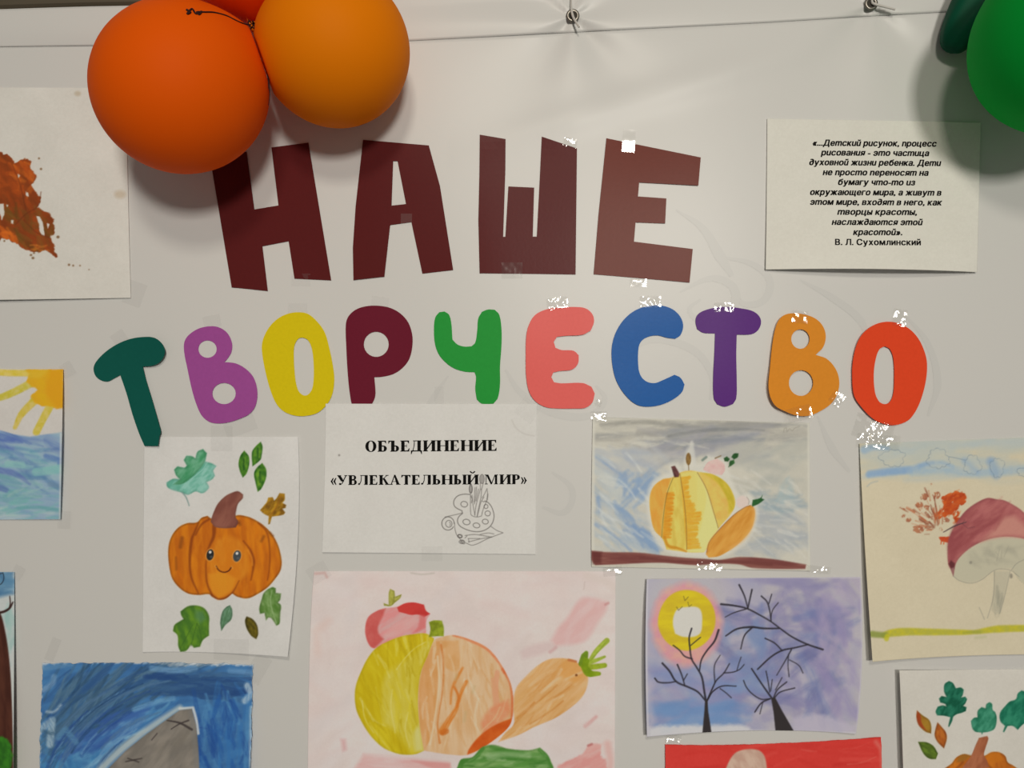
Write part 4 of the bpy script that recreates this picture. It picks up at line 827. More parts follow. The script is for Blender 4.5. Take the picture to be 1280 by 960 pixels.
# ------------------------------------------------------------------ letters cut from coloured paper
def poly_sheet(name, outer, holes, h_fn, mat, parent=None, step=9.0, t=.00035, smooth=True):
    """flat outline with holes -> a sheet that follows h_fn(x, y), thickness t"""
    bm = bmesh.new()
    def loop(P):
        V = [bm.verts.new((p[0], p[1], 0)) for p in P]
        return [bm.edges.new((V[i], V[(i+1) % len(V)])) for i in range(len(V))]
    E = loop(outer)
    for hl in holes: E += loop(hl)
    bmesh.ops.triangle_fill(bm, use_beauty=True, use_dissolve=False, edges=E)
    xs_ = [v.co.x for v in bm.verts]; ys_ = [v.co.y for v in bm.verts]
    for ax, lo, hi in ((0, min(xs_), max(xs_)), (1, min(ys_), max(ys_))):
        c = lo + step
        while c < hi - 1:
            p = Vector((c, 0, 0)) if ax == 0 else Vector((0, c, 0)); nrm = Vector((1, 0, 0)) if ax == 0 else Vector((0, 1, 0))
            bmesh.ops.bisect_plane(bm, geom=bm.verts[:] + bm.edges[:] + bm.faces[:], plane_co=p, plane_no=nrm); c += step
    bmesh.ops.triangulate(bm, faces=bm.faces)
    for v in bm.verts:
        h = float(h_fn(v.co.x, v.co.y)); v.co = at(v.co.x, v.co.y, h)
    for f in bm.faces:
        f.normal_update()
    if sum(f.normal.y*f.calc_area() for f in bm.faces) > 0: bmesh.ops.reverse_faces(bm, faces=bm.faces)
    me = bpy.data.meshes.new(name); bm.to_mesh(me); bm.free()
    o = link(name, me, mat, parent, False)
    return thick(o, t)
def eyelet_hole(cr, cx, cy, rx, ry, n=26):
    x0, y0, k = CR[cr]; t = np.linspace(0, 2*math.pi, n, endpoint=False)
    return np.stack([cx/k + x0 + rx/k*np.cos(t), cy/k + y0 + ry/k*np.sin(t)], 1)

def card(name, rgb, rough=.30, spec=.065):
    m, nt, b = mat_new(name); a = albedo(rgb)
    tc, n, bp = noise_bump(nt, b, 260, .10, .0004, 3)
    r = nt.nodes.new('ShaderNodeMix'); r.data_type = 'RGBA'
    r.inputs[6].default_value = (*a*.93, 1); r.inputs[7].default_value = (*np.clip(a*1.07, 0, .95), 1)
    nt.links.new(n.outputs['Fac'], r.inputs[0]); nt.links.new(r.outputs[2], b.inputs['Base Color'])
    b.inputs['Roughness'].default_value = rough; b.inputs['Specular IOR Level'].default_value = spec
    return m
MAROON = (82, 27, 26)
S_ = True
LET = [  # key, outline, holes, smooth, colour, lift(mm): base, [bl, br, tl, tr] extra, label
 ('A', '10 188 193 158 232 447 352 427 317 137 502 113 616 802 432 793 403 606 272 631 299 855 118 836', [], 0, MAROON, (1.2, 0, .4, 0, .6), 'big straight-cut maroon paper letter Н, its left arm tucked under the orange balloon', 'word in maroon paper letters'),
 ('A', '775 99 1104 127 1160 330 1226 750 1072 768 1017 511 911 525 882 783 727 800 724 640 738 430', ['926 205 948 205 990 420 918 428'], 0, MAROON, (1.2, .4, 0, .4, 0), 'big straight-cut maroon paper letter А with a narrow triangular hole', 'word in maroon paper letters'),
 ('B', '79 73 208 95 207 250 196 584 207 584 222 332 351 338 344 583 364 583 377 330 389 83 565 142 558 772 78 766 72 500 77 270', [], 0, MAROON, (1.2, 0, 0, .4, 1.0), 'big straight-cut maroon paper letter Ш with a short middle prong', 'word in maroon paper letters'),
 ('B', '712 91 1184 187 1172 327 876 312 870 382 1012 392 1006 517 858 512 850 608 1144 645 1128 812 648 771 672 480', [], 0, (100, 42, 31), (1.4, 0, .4, 0, .8), 'big straight-cut maroon paper letter Е, lamp glare painted in as brown, with tape shining on its top edge', 'word in maroon paper letters'),  # same maroon paper; the browner tone is lamp glare put into the colour
 ('L1', '90 490 100 450 140 400 200 350 270 310 340 285 420 273 490 277 540 310 565 360 555 410 520 450 470 467 418 470 440 560 480 690 525 850 538 905 530 935 520 1000 430 1000 395 920 350 790 310 650 268 527 230 548 185 570 140 562 105 535', [], 1, (18, 78, 66), (1.2, 1, 7, 2, 9), 'dark green rounded paper letter Т tilted, its foot under the pumpkin drawing', 'word in rounded coloured letters'),
 ('L1', '695 310 720 265 780 222 850 203 920 207 980 245 1012 310 1010 370 985 415 962 440 1040 450 1110 490 1160 550 1182 640 1170 730 1130 785 1060 820 990 842 920 850 860 838 810 795 775 720 745 620 715 480 695 380', [(850, 354, 61, 58), (960, 650, 78, 71)], 1, (146, 70, 130), (1.2, 0, 1.6, 0, .6), 'purple-pink rounded paper letter В with two round holes', 'word in rounded coloured letters'),
 ('L2', '92 360 100 290 140 210 200 150 270 117 340 108 400 120 460 170 510 240 540 340 565 460 575 560 560 660 520 730 460 780 380 800 310 797 240 770 190 720 150 630 115 500', ['305 400 310 330 335 285 365 278 400 295 425 350 437 450 437 560 425 625 395 660 365 660 335 630 315 550'], 1, (200, 176, 18), (1.2, .4, 2.0, .4, 1.4), 'yellow rounded paper letter О', 'word in rounded coloured letters'),
 ('L2', '652 190 670 135 720 90 790 68 870 65 950 80 1020 120 1070 180 1095 260 1095 340 1075 420 1030 480 970 520 900 538 842 542 850 640 845 680 826 720 800 760 740 775 700 740 680 660 665 520 655 340', [(855, 322, 83, 84)], 1, (98, 26, 40), (1.0, 0, 0, .3, .3), 'dark wine-red rounded paper letter Р with one round hole', 'word in rounded coloured letters'),
 ('L3', '120 200 130 140 155 108 190 103 220 125 235 180 243 290 275 322 320 337 370 335 395 310 408 230 415 150 440 105 480 90 525 92 555 125 570 220 570 330 560 470 560 590 545 680 515 718 440 718 405 690 395 620 400 540 390 508 330 505 260 485 200 445 150 385 125 310', [], 1, (38, 136, 52), (1.0, 0, 0, .3, .3), 'bright green rounded paper letter Ч', 'word in rounded coloured letters'),
 ('L3', '735 270 750 200 790 130 860 92 950 77 1060 73 1130 82 1175 120 1187 170 1165 230 1110 258 1000 265 940 272 918 305 930 345 970 360 1050 365 1085 395 1080 450 1040 490 960 500 915 510 902 540 920 575 970 582 1110 580 1170 605 1192 650 1175 710 1130 745 1050 750 950 750 870 742 800 705 755 640 735 540 732 400', [], 1, (216, 92, 84), (2.6, .3, .3, .4, .4), 'salmon pink rounded paper letter Е', 'word in rounded coloured letters'),
 ('L4', '130 380 145 280 185 195 240 130 310 85 390 65 470 65 540 90 590 140 608 200 590 260 555 285 500 278 440 263 380 270 330 300 310 350 310 480 330 540 370 573 420 580 470 562 550 525 590 545 617 590 600 640 540 690 460 725 370 738 300 725 240 680 180 600 145 510', [], 1, (30, 84, 144), (1.4, 1.2, .6, .4, .8), 'blue rounded paper letter С', 'word in rounded coloured letters'),
 ('L4', '690 170 700 130 740 100 820 78 900 72 990 82 1070 100 1115 135 1127 180 1105 230 1060 255 965 258 962 400 965 560 962 680 940 720 885 738 835 722 812 680 808 540 815 400 820 250 740 245 700 220', [], 1, (86, 42, 110), (1.2, .4, .4, .4, .4), 'violet rounded paper letter Т standing straight', 'word in rounded coloured letters'),
 ('L5', '120 480 135 330 155 220 180 160 220 125 280 115 360 125 430 155 475 205 492 270 475 340 425 392 500 420 560 490 582 570 570 650 530 715 460 765 380 798 290 795 220 768 160 735 125 680 110 600', [(323, 287, 61, 65), (327, 580, 81, 86)], 1, (204, 126, 38), (2.0, 9.0, 1.5, 4, .5), 'orange rounded paper letter В with two round holes', 'word in rounded coloured letters'),
 ('L5', '668 520 675 420 700 320 740 250 810 195 890 172 970 180 1050 220 1110 285 1150 370 1167 450 1160 560 1130 680 1090 770 1040 830 960 860 890 855 810 820 730 740 680 660', ['812 520 825 420 850 355 885 335 920 355 943 420 948 560 940 660 915 710 880 720 845 700 820 640'], 1, (212, 66, 34), (1.8, 4.0, .8, 2.5, .6), 'orange-red rounded paper letter О at the end of the word', 'word in rounded coloured letters'),
]
LETH = []
for i, (cr, out, holes, sm, rgb, lift, lab, grp) in enumerate(LET):
    P = pts(out, cr)
    P = spline(P, True, 5, 40) if sm else P
    HL = []
    for hq in holes:
        HL.append(eyelet_hole(cr, *hq) if isinstance(hq, tuple) else (spline(pts(hq, cr), True, 5) if sm else pts(hq, cr)))
    lo, hi = P.min(0), P.max(0); b0, bl, br, tl, tr_ = lift
    def hf(x, y, lo=lo, hi=hi, L=lift, i=i):
        u = (x - lo[0])/(hi[0] - lo[0]); v = (y - lo[1])/(hi[1] - lo[1])
        q = lambda c: c*c
        b0, bl, br, tl, tr_ = L
        e = bl*q(1-u)*q(v)*1.0 + br*q(u)*q(v) + tl*q(1-u)*q(1-v) + tr_*q(u)*q(1-v)
        return float(banner_h(np.array(x*1.), np.array(y*1.))) + (b0 + e*1.2 + .25*math.sin(u*5 + i) + .2*math.sin(v*6 + 2*i))*.001
    LETH.append(hf)
    o = poly_sheet('paper_letter', P, HL, hf, card('coloured_paper', rgb))
    tag(o, lab, 'letter', grp)

# ------------------------------------------------------------------ sheets of paper
def quad9(TL, TR, BR, BL, L=None, R=None, T=None, B=None):
    TL, TR, BR, BL = [np.array(p, float) for p in (TL, TR, BR, BL)]
    L = np.array(L, float) if L else (TL + BL)/2; R = np.array(R, float) if R else (TR + BR)/2
    T = np.array(T, float) if T else (TL + TR)/2; B = np.array(B, float) if B else (BL + BR)/2
    C = (L + R + T + B)/2 - (TL + TR + BR + BL)/4
    return np.array([[TL, T, TR], [L, C, R], [BL, B, BR]])
def quad_w(t):                                   # quadratic through 0, .5, 1
    return np.stack([2*(t - .5)*(t - 1), -4*t*(t - 1), 2*t*(t - .5)], -1)
def surf(C, u, v):
    return np.einsum('...i,...j,ijk->...k' if C.ndim == 3 else '...i,...j,ij->...', quad_w(v), quad_w(u), C)
ON = {}

def sheet(painter, outline, lifts, label, cat='drawing', group='children\'s drawings on the banner', base=1.2, mat=None, name='drawing', wav=.3, ragged=0.0):
    """one sheet of paper: outline = 3x3 corner/edge points, lifts = 3x3 heights (mm) above the banner"""
    s = painter(); C = quad9(**outline); Hc = np.array(lifts, float)
    w = np.linalg.norm(C[1, 2] - C[1, 0]); h_ = np.linalg.norm(C[2, 1] - C[0, 1])
    k = 1/s.dx
    nu, nv = int(w*k) + 1, int(h_*k) + 1
    u, v = np.meshgrid(np.linspace(0, 1, nu), np.linspace(0, 1, nv))
    P = surf(C, u, v)
    if ragged:                                    # torn or hand-cut edges
        e = np.minimum(np.minimum(u, 1 - u)*w, np.minimum(v, 1 - v)*h_); f = np.exp(-e/3)
        P = P + np.stack([fnoise(P[..., 0], P[..., 1], 9, seed=3) - .5, fnoise(P[..., 0], P[..., 1], 9, seed=9) - .5], -1)*f[..., None]*ragged
    hh = np.maximum(surf(Hc, u, v), 0)
    H = banner_h(P[..., 0], P[..., 1]) + (base + hh + wav*np.sin(u*6 + s.seed)*np.sin(v*5 + s.seed*.7))*.001
    co = at_np(P, H)
    fx = np.clip((P[..., 0] - s.x0)/s.dx, 0, s.nx - 1.001); fy = np.clip((P[..., 1] - s.y0)/s.dy, 0, s.ny - 1.001)
    ix, iy = fx.astype(int), fy.astype(int); ax, ay = (fx - ix)[..., None], (fy - iy)[..., None]
    I = s.img
    c = (I[iy, ix]*(1 - ax) + I[iy, ix + 1]*ax)*(1 - ay) + (I[iy + 1, ix]*(1 - ax) + I[iy + 1, ix + 1]*ax)*ay
    col = np.clip(lin(c)/np.array(E_REF), .002, .93)
    idx = np.arange(nu*nv).reshape(nv, nu)
    F = np.stack([idx[1:, :-1], idx[1:, 1:], idx[:-1, 1:], idx[:-1, :-1]], -1)
    mat = mat or M_PAINT
    o = thick(link(name, mesh_np(name, co.reshape(-1, 3), F.reshape(-1, 4), col.reshape(-1, 3)), mat), .0003)
    tag(o, label, cat, group)
    # painted motifs: the layer of paint that makes each figure, a hair above the paper
    lab = s.lab[np.clip(np.round(fy[:-1, :-1] + .5).astype(int), 0, s.ny - 1), np.clip(np.round(fx[:-1, :-1] + .5).astype(int), 0, s.nx - 1)]
    made = {}
    for li, nm in enumerate(s.names):
        if not li: continue
        sel = F[lab == li]
        if len(sel) < 6: continue
        up, leaf = (nm.split('/') + [None])[:2]
        par = o
        if leaf: par = made.get(up, o)
        vi, inv = np.unique(sel.ravel(), return_inverse=True)
        lv = .00012 if not leaf else .00020
        cc = co.reshape(-1, 3)[vi].copy(); cc[:, 1] -= lv
        q = link(leaf or up, mesh_np(leaf or up, cc, inv.reshape(-1, 4), col.reshape(-1, 3)[vi]), mat, par)
        if not leaf: made[nm] = q
    lo, hi = C.reshape(-1, 2).min(0), C.reshape(-1, 2).max(0)
    def on(x, y, lift=.0003):                     # height of this sheet at a point
        uv = np.clip((np.array([x, y]) - lo)/(hi - lo), -.05, 1.05)
        for _ in range(5):
            f = surf(C, uv[0], uv[1]) - (x, y)
            J = np.stack([surf(C, uv[0] + 1e-3, uv[1]) - (x, y) - f, surf(C, uv[0], uv[1] + 1e-3) - (x, y) - f], 1)/1e-3
            uv = np.clip(uv - np.linalg.solve(J, f), -.2, 1.2)
        uu, vv = uv
        hq = max(0, float(surf(Hc, np.array(uu), np.array(vv))))
        return float(banner_h(np.array(x*1.), np.array(y*1.))) + (base + hq + wav*math.sin(uu*6 + s.seed)*math.sin(vv*5 + s.seed*.7))*.001 + lift
    ON[painter.__name__] = on
    return o, on

Z9 = [[0, 0, 0], [0, 0, 0], [0, 0, 0]]
sheet(paint_leaf_print, dict(TL=(-219, 108), TR=(158, 110), BR=(163.5, 372.5), BL=(-219, 378), R=(160, 240)), [[0, 0, 0], [1, 0, 1], [8, 6, .5]], 'white sheet with a rust and orange leaf print, partly behind the left orange balloon', base=1.4)
sheet(paint_sea, dict(TL=(-198, 460), TR=(79, 461.5), BR=(75.5, 649), BL=(-198, 651)), [[0, 0, 2], [0, 1, 9], [2, 1, 4]], 'painting of a yellow sun with rays over a blue sea, at the left edge', base=1.4)
sheet(paint_tree, dict(TL=(-178, 715), TR=(18, 715), BR=(16.5, 985), BL=(-178, 985)), [[0, 0, 1], [0, 0, 9], [1, 2, 15]], 'narrow strip of a painting with a brown tree trunk under blue sky, lower left corner', base=1.4)
sheet(paint_mountain, dict(TL=(53, 829.5), TR=(316, 830.5), BR=(312, 1017), BL=(48, 1016), T=(190, 828.5), L=(50, 920)), [[.3, 0, 1], [1, 0, 7], [1, 1, 12]], 'painting of a grey mountain peak against swirling dark blue sky', base=1.4, ragged=3.5)
sheet(paint_face_pumpkin, dict(TL=(180, 546.3), TR=(372.5, 546), BR=(359.5, 821.5), BL=(178, 815.5), R=(372.2, 675), B=(262, 815.8)), [[0, 0, 2], [0, 0, 6], [2.5, 1, 13]], 'drawing of a smiling orange pumpkin with brown stem among scattered leaves', base=1.6)
_, on_title = sheet(paint_title, dict(TL=(407, 504.6), TR=(671, 505.2), BR=(669.5, 693), BL=(402.5, 690.5), L=(405.5, 600)), [[0, 0, 0], [.8, 0, 0], [3, .2, 0]], 'printed white sheet with the bold two-line heading and a small palette and brushes picture', 'notice', 'printed notices', base=2.4, mat=M_PRINT, name='printed_sheet', wav=.12)
sheet(paint_big_still_life, dict(TL=(392.5, 714), TR=(769.5, 714.3), BR=(768.5, 981), BL=(384.5, 981), L=(387, 812)), [[.4, 0, .5], [4, 0, 2.5], [8, 1, 4]], 'large pink-washed drawing of half yellow half orange pumpkin with apple and carrot', base=1.6)
sheet(paint_grey_still_life, dict(TL=(740.8, 521), TR=(1012, 528.5), BR=(1013, 713.8), BL=(739.5, 708.5), L=(739.3, 640), T=(880, 525)), [[.6, 0, .5], [1.6, 0, .8], [1.5, .2, 1.2]], 'drawing of a yellow striped pumpkin and carrot on a brown ledge, grey-blue background', base=1.6)
sheet(paint_red, dict(TL=(831.5, 930.5), TR=(1101.5, 921.5), BR=(1107, 1110), BL=(832, 1110), T=(945, 930.3)), [[1, 0, .4], [2, 0, 1], [2, 1, 1]], 'red painted sheet with a pale rounded shape, cut off by the bottom edge', base=1.6, ragged=1.2)
sheet(paint_moon, dict(TL=(808.5, 723.8), TR=(1076, 721.2), BR=(1070, 917.5), BL=(808.7, 921.3), L=(806.8, 815), R=(1077.6, 828), B=(945, 913.2)), [[6, .5, .4], [14, 0, 1.5], [13, .6, 6]], 'violet painting of bare black trees and a yellow-ringed moon with a pink halo', base=1.8)
sheet(paint_mushroom, dict(TL=(1074.3, 554.6), TR=(1302, 546), BR=(1302, 818), BL=(1090.8, 827.3), L=(1081.5, 690), B=(1190, 820.5)), [[1, 0, 0], [8, 0, 0], [13, 5, 3]], 'cream sheet with a wine-red mushroom, an orange leaf print and blue clouds', base=1.8)
sheet(paint_leaf_sheet, dict(TL=(1124.3, 838), TR=(1318, 836), BR=(1319, 1108), BL=(1133, 1108), L=(1129, 960)), [[9, .2, 0], [11, 0, 0], [9, 1, 0]], 'white sheet with dark green oak leaves and the top of a pumpkin, lower right corner', base=1.4)
_, on_quote = sheet(paint_quote, dict(TL=(959, 148.2), TR=(1226, 153), BR=(1221.5, 340.3), BL=(957, 337), B=(1095, 336.2), L=(958.3, 245)), [[.4, 0, 1.5], [1.0, 0, 4.0], [3, 17, 3]], 'printed white sheet with a short paragraph of bold italic text, under the green balloon', 'notice', 'printed notices', base=1.6, mat=M_PRINT, name='printed_sheet')

# ------------------------------------------------------------------ printed lettering
M_INK = mat_plain('printing_ink', (16, 13, 11), .6, .08)
def place_flat(name, V, F, on, parent, mat, label=None):
    """lettering laid on a sheet: V in drawing units"""
    V = np.asarray(V, float); lo, hi = V.min(0), V.max(0); gx, gy = np.linspace(lo[0], hi[0], 25), np.linspace(lo[1], hi[1], 5)
    Hg = np.array([[on(x, y, .00025) for x in gx] for y in gy])
    fx = np.clip((V[:, 0] - lo[0])/(hi[0] - lo[0])*24, 0, 23.999); fy = np.clip((V[:, 1] - lo[1])/(hi[1] - lo[1])*4, 0, 3.999)
    ix, iy = fx.astype(int), fy.astype(int); ax, ay = fx - ix, fy - iy
    co = at_np(V, (Hg[iy, ix]*(1 - ax) + Hg[iy, ix + 1]*ax)*(1 - ay) + (Hg[iy + 1, ix]*(1 - ax) + Hg[iy + 1, ix + 1]*ax)*ay)
    me = bpy.data.meshes.new(name); me.from_pydata([tuple(c) for c in co], [], F); me.update()
    o = link(name, me, mat, parent, smooth=False)
    if sum(p.normal.y*p.area for p in me.polygons) > 0: me.flip_normals()
    if label: o['label'] = label
    return o
_GC = {}
def sans(ch, italic):
    """one letter of the printed sans face as (rings of contours, left, right), cap height .73"""
    key = (ch, italic)
    if key in _GC: return _GC[key]
    # the italic cut writes т like m, и like u, п like n, д like ∂: take those shapes from accented letters, without the accent
    src, bare = {'т': ('ḿ', True), 'и': ('ŭ', True), 'й': ('ŭ', False), 'п': ('ń', True), 'д': ('∂', False)}.get(ch, (ch, False)) if italic else (ch, False)
    if ch in 'ьы':
        rect = lambda x0, y0, x1, y1: [Vector((x0, y0, 0)), Vector((x1, y0, 0)), Vector((x1, y1, 0)), Vector((x0, y1, 0))]
        P_ = [Vector((.28 + .16*math.cos(q), .165 + .165*math.sin(q), 0)) for q in np.linspace(-math.pi/2, math.pi/2, 12)]; Q_ = [Vector((.28 + .075*math.cos(q), .165 + .09*math.sin(q), 0)) for q in np.linspace(-math.pi/2, math.pi/2, 12)]
        g = [[rect(.08, 0, .165, .54)], [rect(.08, 0, .28, .075)], [rect(.08, .255, .28, .33)]] + [[[P_[i], P_[i+1], Q_[i+1], Q_[i]]] for i in range(11)]
        if ch == 'ы': g.append([rect(.52, 0, .605, .54)])
        _GC[key] = (g, .08, .605 if ch == 'ы' else .44); return _GC[key]
    cu = bpy.data.curves.new('line', 'FONT'); cu.body = src; cu.size = 1; cu.resolution_u = 3; cu.fill_mode = 'NONE'
    ob = bpy.data.objects.new('line', cu); COL.objects.link(ob)
    me = bpy.data.meshes.new_from_object(ob.evaluated_get(bpy.context.evaluated_depsgraph_get()))
    nb = {}
    for e in me.edges:
        p, q = e.vertices; nb.setdefault(p, []).append(q); nb.setdefault(q, []).append(p)
    seen = set(); loops = []
    for e in me.edges:
        p, q = e.vertices
        if p in seen: continue
        L = [p, q]; seen.update(L)
        while True:
            n_ = [k for k in nb[L[-1]] if k not in seen]
            if not n_: break
            L.append(n_[0]); seen.add(n_[0])
        if len(L) > 2: loops.append([Vector((me.vertices[k].co.x, me.vertices[k].co.y, 0)) for k in L])
    bpy.data.objects.remove(ob); bpy.data.curves.remove(cu); bpy.data.meshes.remove(me)
    if bare: loops = [L for L in loops if max(p.y for p in L) < .6]
    def inside(p, L):
        r = False
        for a_, b_ in zip(L, L[1:] + L[:1]):
            if (a_.y > p.y) != (b_.y > p.y) and p.x < (b_.x - a_.x)*(p.y - a_.y)/(b_.y - a_.y) + a_.x: r = not r
        return r
    # a contour lying wholly inside another is a hole in it (overlapping strokes are not)
    holes = {}
    for i, A_ in enumerate(loops):
        for j, B_ in enumerate(loops):
            if i != j and all(inside(p, B_) for p in A_[::2]) and max(p.x for p in A_) < max(p.x for p in B_) - .05 and min(p.x for p in A_) > min(p.x for p in B_) + .05: holes[i] = j
    g = [[B_] + [loops[i] for i in holes if holes[i] == j] for j, B_ in enumerate(loops) if j not in holes]
    xs_ = [p.x for L in loops for p in L]
    _GC[key] = (g, min(xs_), max(xs_)); return _GC[key]
def font_line(text, x0, x1, y0, slope, em, italic, weight):
    V, F, adv = [], [], 0
    for ch in text:
        if ch == ' ': adv += .29; continue
        g, l, r = sans(ch, italic)
        for rings in g:
            for tri in geometry.tessellate_polygon(rings): F.append(tuple(k + len(V) for k in tri))
            V += [(adv + p.x - l + (.21*p.y if italic else 0), p.y) for R_ in rings for p in R_]
        adv += r - l + (.135 if ch not in '.,' else .13)
    V = np.array(V)
    sx = (x1 - x0)/(V[:, 0].max() - V[:, 0].min())
    X = x0 + (V[:, 0] - V[:, 0].min())*sx
    P = np.stack([X, y0 + slope*(X - x0) - V[:, 1]*em], 1); n = len(P)
    K_ = [(dx*weight*em, dy*weight*em*.5) for dx, dy in ((-1, -1), (1, -1), (0, 0), (-1, 1), (1, 1))]     # heavier strokes
    return np.concatenate([P + d for d in K_]), [tuple(i + j*n for i in f) for j in range(len(K_)) for f in F]
quote = bpy.data.objects.get('printed_sheet.001'); title = bpy.data.objects.get('printed_sheet')
LINES = [('«...Детский рисунок, процесс', 305, 922, 181.9), ('рисования - это частица', 345, 885, 194.0), ('духовной жизни ребенка. Дети', 288, 945, 206.2), ('не просто переносят на', 355, 882, 218.7),
         ('бумагу что-то из', 432, 815, 231.0), ('окружающего мира, а живут в', 292, 946, 243.5), ('этом мире, входят в него, как', 292, 950, 255.8), ('творцы красоты,', 428, 823, 268.2), ('наслаждаются этой', 400, 853, 280.9), ('красотой».', 507, 750, 293.6), ('В. Л. Сухомлинский', 417, 843, 306.1)]
for k, (t, a_, b_, y_) in enumerate(LINES):
    it = k < 10
    V, F = font_line(t, 940 + a_/4, 940 + b_/4, y_, .008 - .0005*k, 10.2, it, .044 if it else .038)
    place_flat('printed_line', V, F, ON['paint_quote'], quote, M_INK)

def glyphs():
    """a bold roman face, cap height 1"""
    T, H, S = .30, .10, .075
    def rect(x0, y0, x1, y1): return [(x0, y0), (x1, y0), (x1, y1), (x0, y1)]
    def stem(x, t=T, y0=0, y1=1): return [rect(x, y0, x + t, y1), rect(x - .075, 0, x + t + .075, S), rect(x - .075, 1 - S, x + t + .075, 1)]
    def band(O, I): return [[O[i], O[i+1], I[i+1], I[i]] for i in range(len(O) - 1)]
    def arc(cx, cy, rx, ry, a0, a1, n=14): return [(cx + rx*math.cos(a0 + (a1 - a0)*i/n), cy + ry*math.sin(a0 + (a1 - a0)*i/n)) for i in range(n + 1)]
    def bowl(x0, x1, y0, y1):
        m, r = (y0 + y1)/2, (y1 - y0)/2; w = min((x1 - x0)*.62, r*1.1); xc = x1 - w
        q = band(arc(xc, m, w, r, -math.pi/2, math.pi/2), arc(xc, m, max(w - T, .04), r - H, -math.pi/2, math.pi/2))
        return q + [rect(x0, y0, xc, y0 + H), rect(x0, y1 - H, xc, y1)]
    def diag(x0, y0, x1, y1, w): return [[(x0 - w/2, y0), (x0 + w/2, y0), (x1 + w/2, y1), (x1 - w/2, y1)]]
    def dot(cx, cy, r): return [arc(cx, cy, r, r, 0, 2*math.pi, 10)[:-1]]
    G = {}
    G['О'] = (1.08, band(arc(.54, .5, .49, .52, 0, 2*math.pi, 28), arc(.54, .5, .20, .455, 0, 2*math.pi, 28)))
    G['Б'] = (.94, stem(.13) + [rect(.13, 1 - H, .80, 1), [(.80, 1), (.80, .74), (.76, .74), (.66, 1 - H)]] + bowl(.3, .87, 0, .56))
    G['Ъ'] = (1.06, [rect(.30, 0, .30 + T, 1), rect(.225, 0, .5, S), rect(.05, 1 - H, .52, 1), [(.05, 1), (.05, .72), (.09, .72), (.2, 1 - H)]] + bowl(.45, 1.0, 0, .56))
    G['Ь'] = (.90, stem(.13) + bowl(.3, .85, 0, .56)); G['Ы'] = (1.32, stem(.13) + bowl(.3, .80, 0, .56) + stem(.98))
    G['Е'] = (.95, stem(.13) + [rect(.13, 1 - H, .82, 1), rect(.13, 0, .84, H), rect(.3, .48, .62, .54), [(.82, 1), (.82, .72), (.78, .72), (.66, 1 - H)], [(.86, .30), (.82, .30), (.68, H), (.84, 0)], rect(.58, .36, .62, .66)])
    G['Д'] = (1.04, [rect(.22, 1 - S, .94, 1), rect(.60, .03, .60 + T, 1), [(.30, 1), (.37, 1), (.36, .55), (.24, .06), (.16, .06), (.28, .5)], rect(.03, 0, 1.0, H), [(.03, 0), (.03, -.26), (.07, -.26), (.18, 0)], [(1.0, 0), (1.0, -.26), (.96, -.26), (.85, 0)]])
    G['И'] = (1.18, stem(.12) + stem(.82) + [[(.33, .04), (.33, .22), (.84, .96), (.84, .78)]])
    G['Й'] = (1.18, G['И'][1] + band(arc(.58, 1.32, .22, .20, math.pi, 2*math.pi), arc(.58, 1.34, .12, .10, math.pi, 2*math.pi)) + dot(.38, 1.30, .07) + dot(.78, 1.30, .07))
    G['Н'] = (1.18, stem(.12) + stem(.82) + [rect(.3, .47, .84, .535)])
    G['У'] = (1.04, diag(.18, 1, .56, .36, .31) + diag(.90, 1, .50, .16, .11) + [rect(.02, 1 - S, .42, 1), rect(.72, 1 - S, 1.02, 1)] + dot(.30, .10, .11) + diag(.50, .16, .32, .0, .1))
    G['В'] = (.98, stem(.13) + bowl(.3, .84, .5, 1) + bowl(.3, .90, 0, .545))
    G['Л'] = (1.06, [rect(.24, 1 - S, .98, 1), rect(.68, 0, .68 + T, 1), rect(.61, 0, .97, S), [(.33, 1), (.40, 1), (.37, .4), (.22, .02), (.14, .05), (.29, .42)]] + dot(.13, .09, .10))
    G['К'] = (1.10, stem(.12) + [[(.33, .44), (.33, .54), (.84, 1), (.93, 1)], [(.44, .60), (.62, .68), (1.04, 0), (.76, 0)], rect(.70, 1 - S, 1.0, 1), rect(.66, 0, 1.1, S)])
    G['А'] = (1.08, [[(.09, 0), (.19, 0), (.56, 1.02), (.45, 1.02)], [(.41, 1.02), (.57, 1.02), (.99, 0), (.67, 0)], rect(.25, .30, .75, .36), rect(.0, 0, .30, S), rect(.62, 0, 1.06, S)])
    G['Т'] = (1.0, [rect(.40, 0, .40 + T, 1), rect(.30, 0, .72, S), rect(.06, 1 - H, .95, 1), [(.06, 1), (.06, .72), (.10, .72), (.22, 1 - H)], [(.95, 1), (.95, .72), (.91, .72), (.79, 1 - H)]])
    G['М'] = (1.45, [rect(.17, 0, .235, 1), rect(.06, 0, .36, S), rect(1.06, 0, 1.28, 1), rect(.98, 0, 1.36, S), rect(.06, 1 - S, .4, 1), rect(1.06, 1 - S, 1.36, 1), [(.17, 1), (.42, 1), (.80, .08), (.66, 0)], [(.66, 0), (.76, 0), (1.12, 1), (1.04, 1)]])
    G['Р'] = (.92, [rect(.13, 0, .13 + T, 1), rect(.055, 0, .42, S), rect(.055, 1 - S, .4, 1)] + bowl(.3, .86, .44, 1))
    ch = lambda x, d: [[(x + d*.22, .72), (x + d*.32, .72), (x + d*.19, .37), (x, .37)], [(x, .37), (x + d*.19, .37), (x + d*.32, .02), (x + d*.22, .02)]]
    G['«'] = (.68, ch(.06, 1) + ch(.32, 1)); G['»'] = (.68, ch(.36, -1) + ch(.62, -1)); G[' '] = (.52, [])
    return G
GL = glyphs()
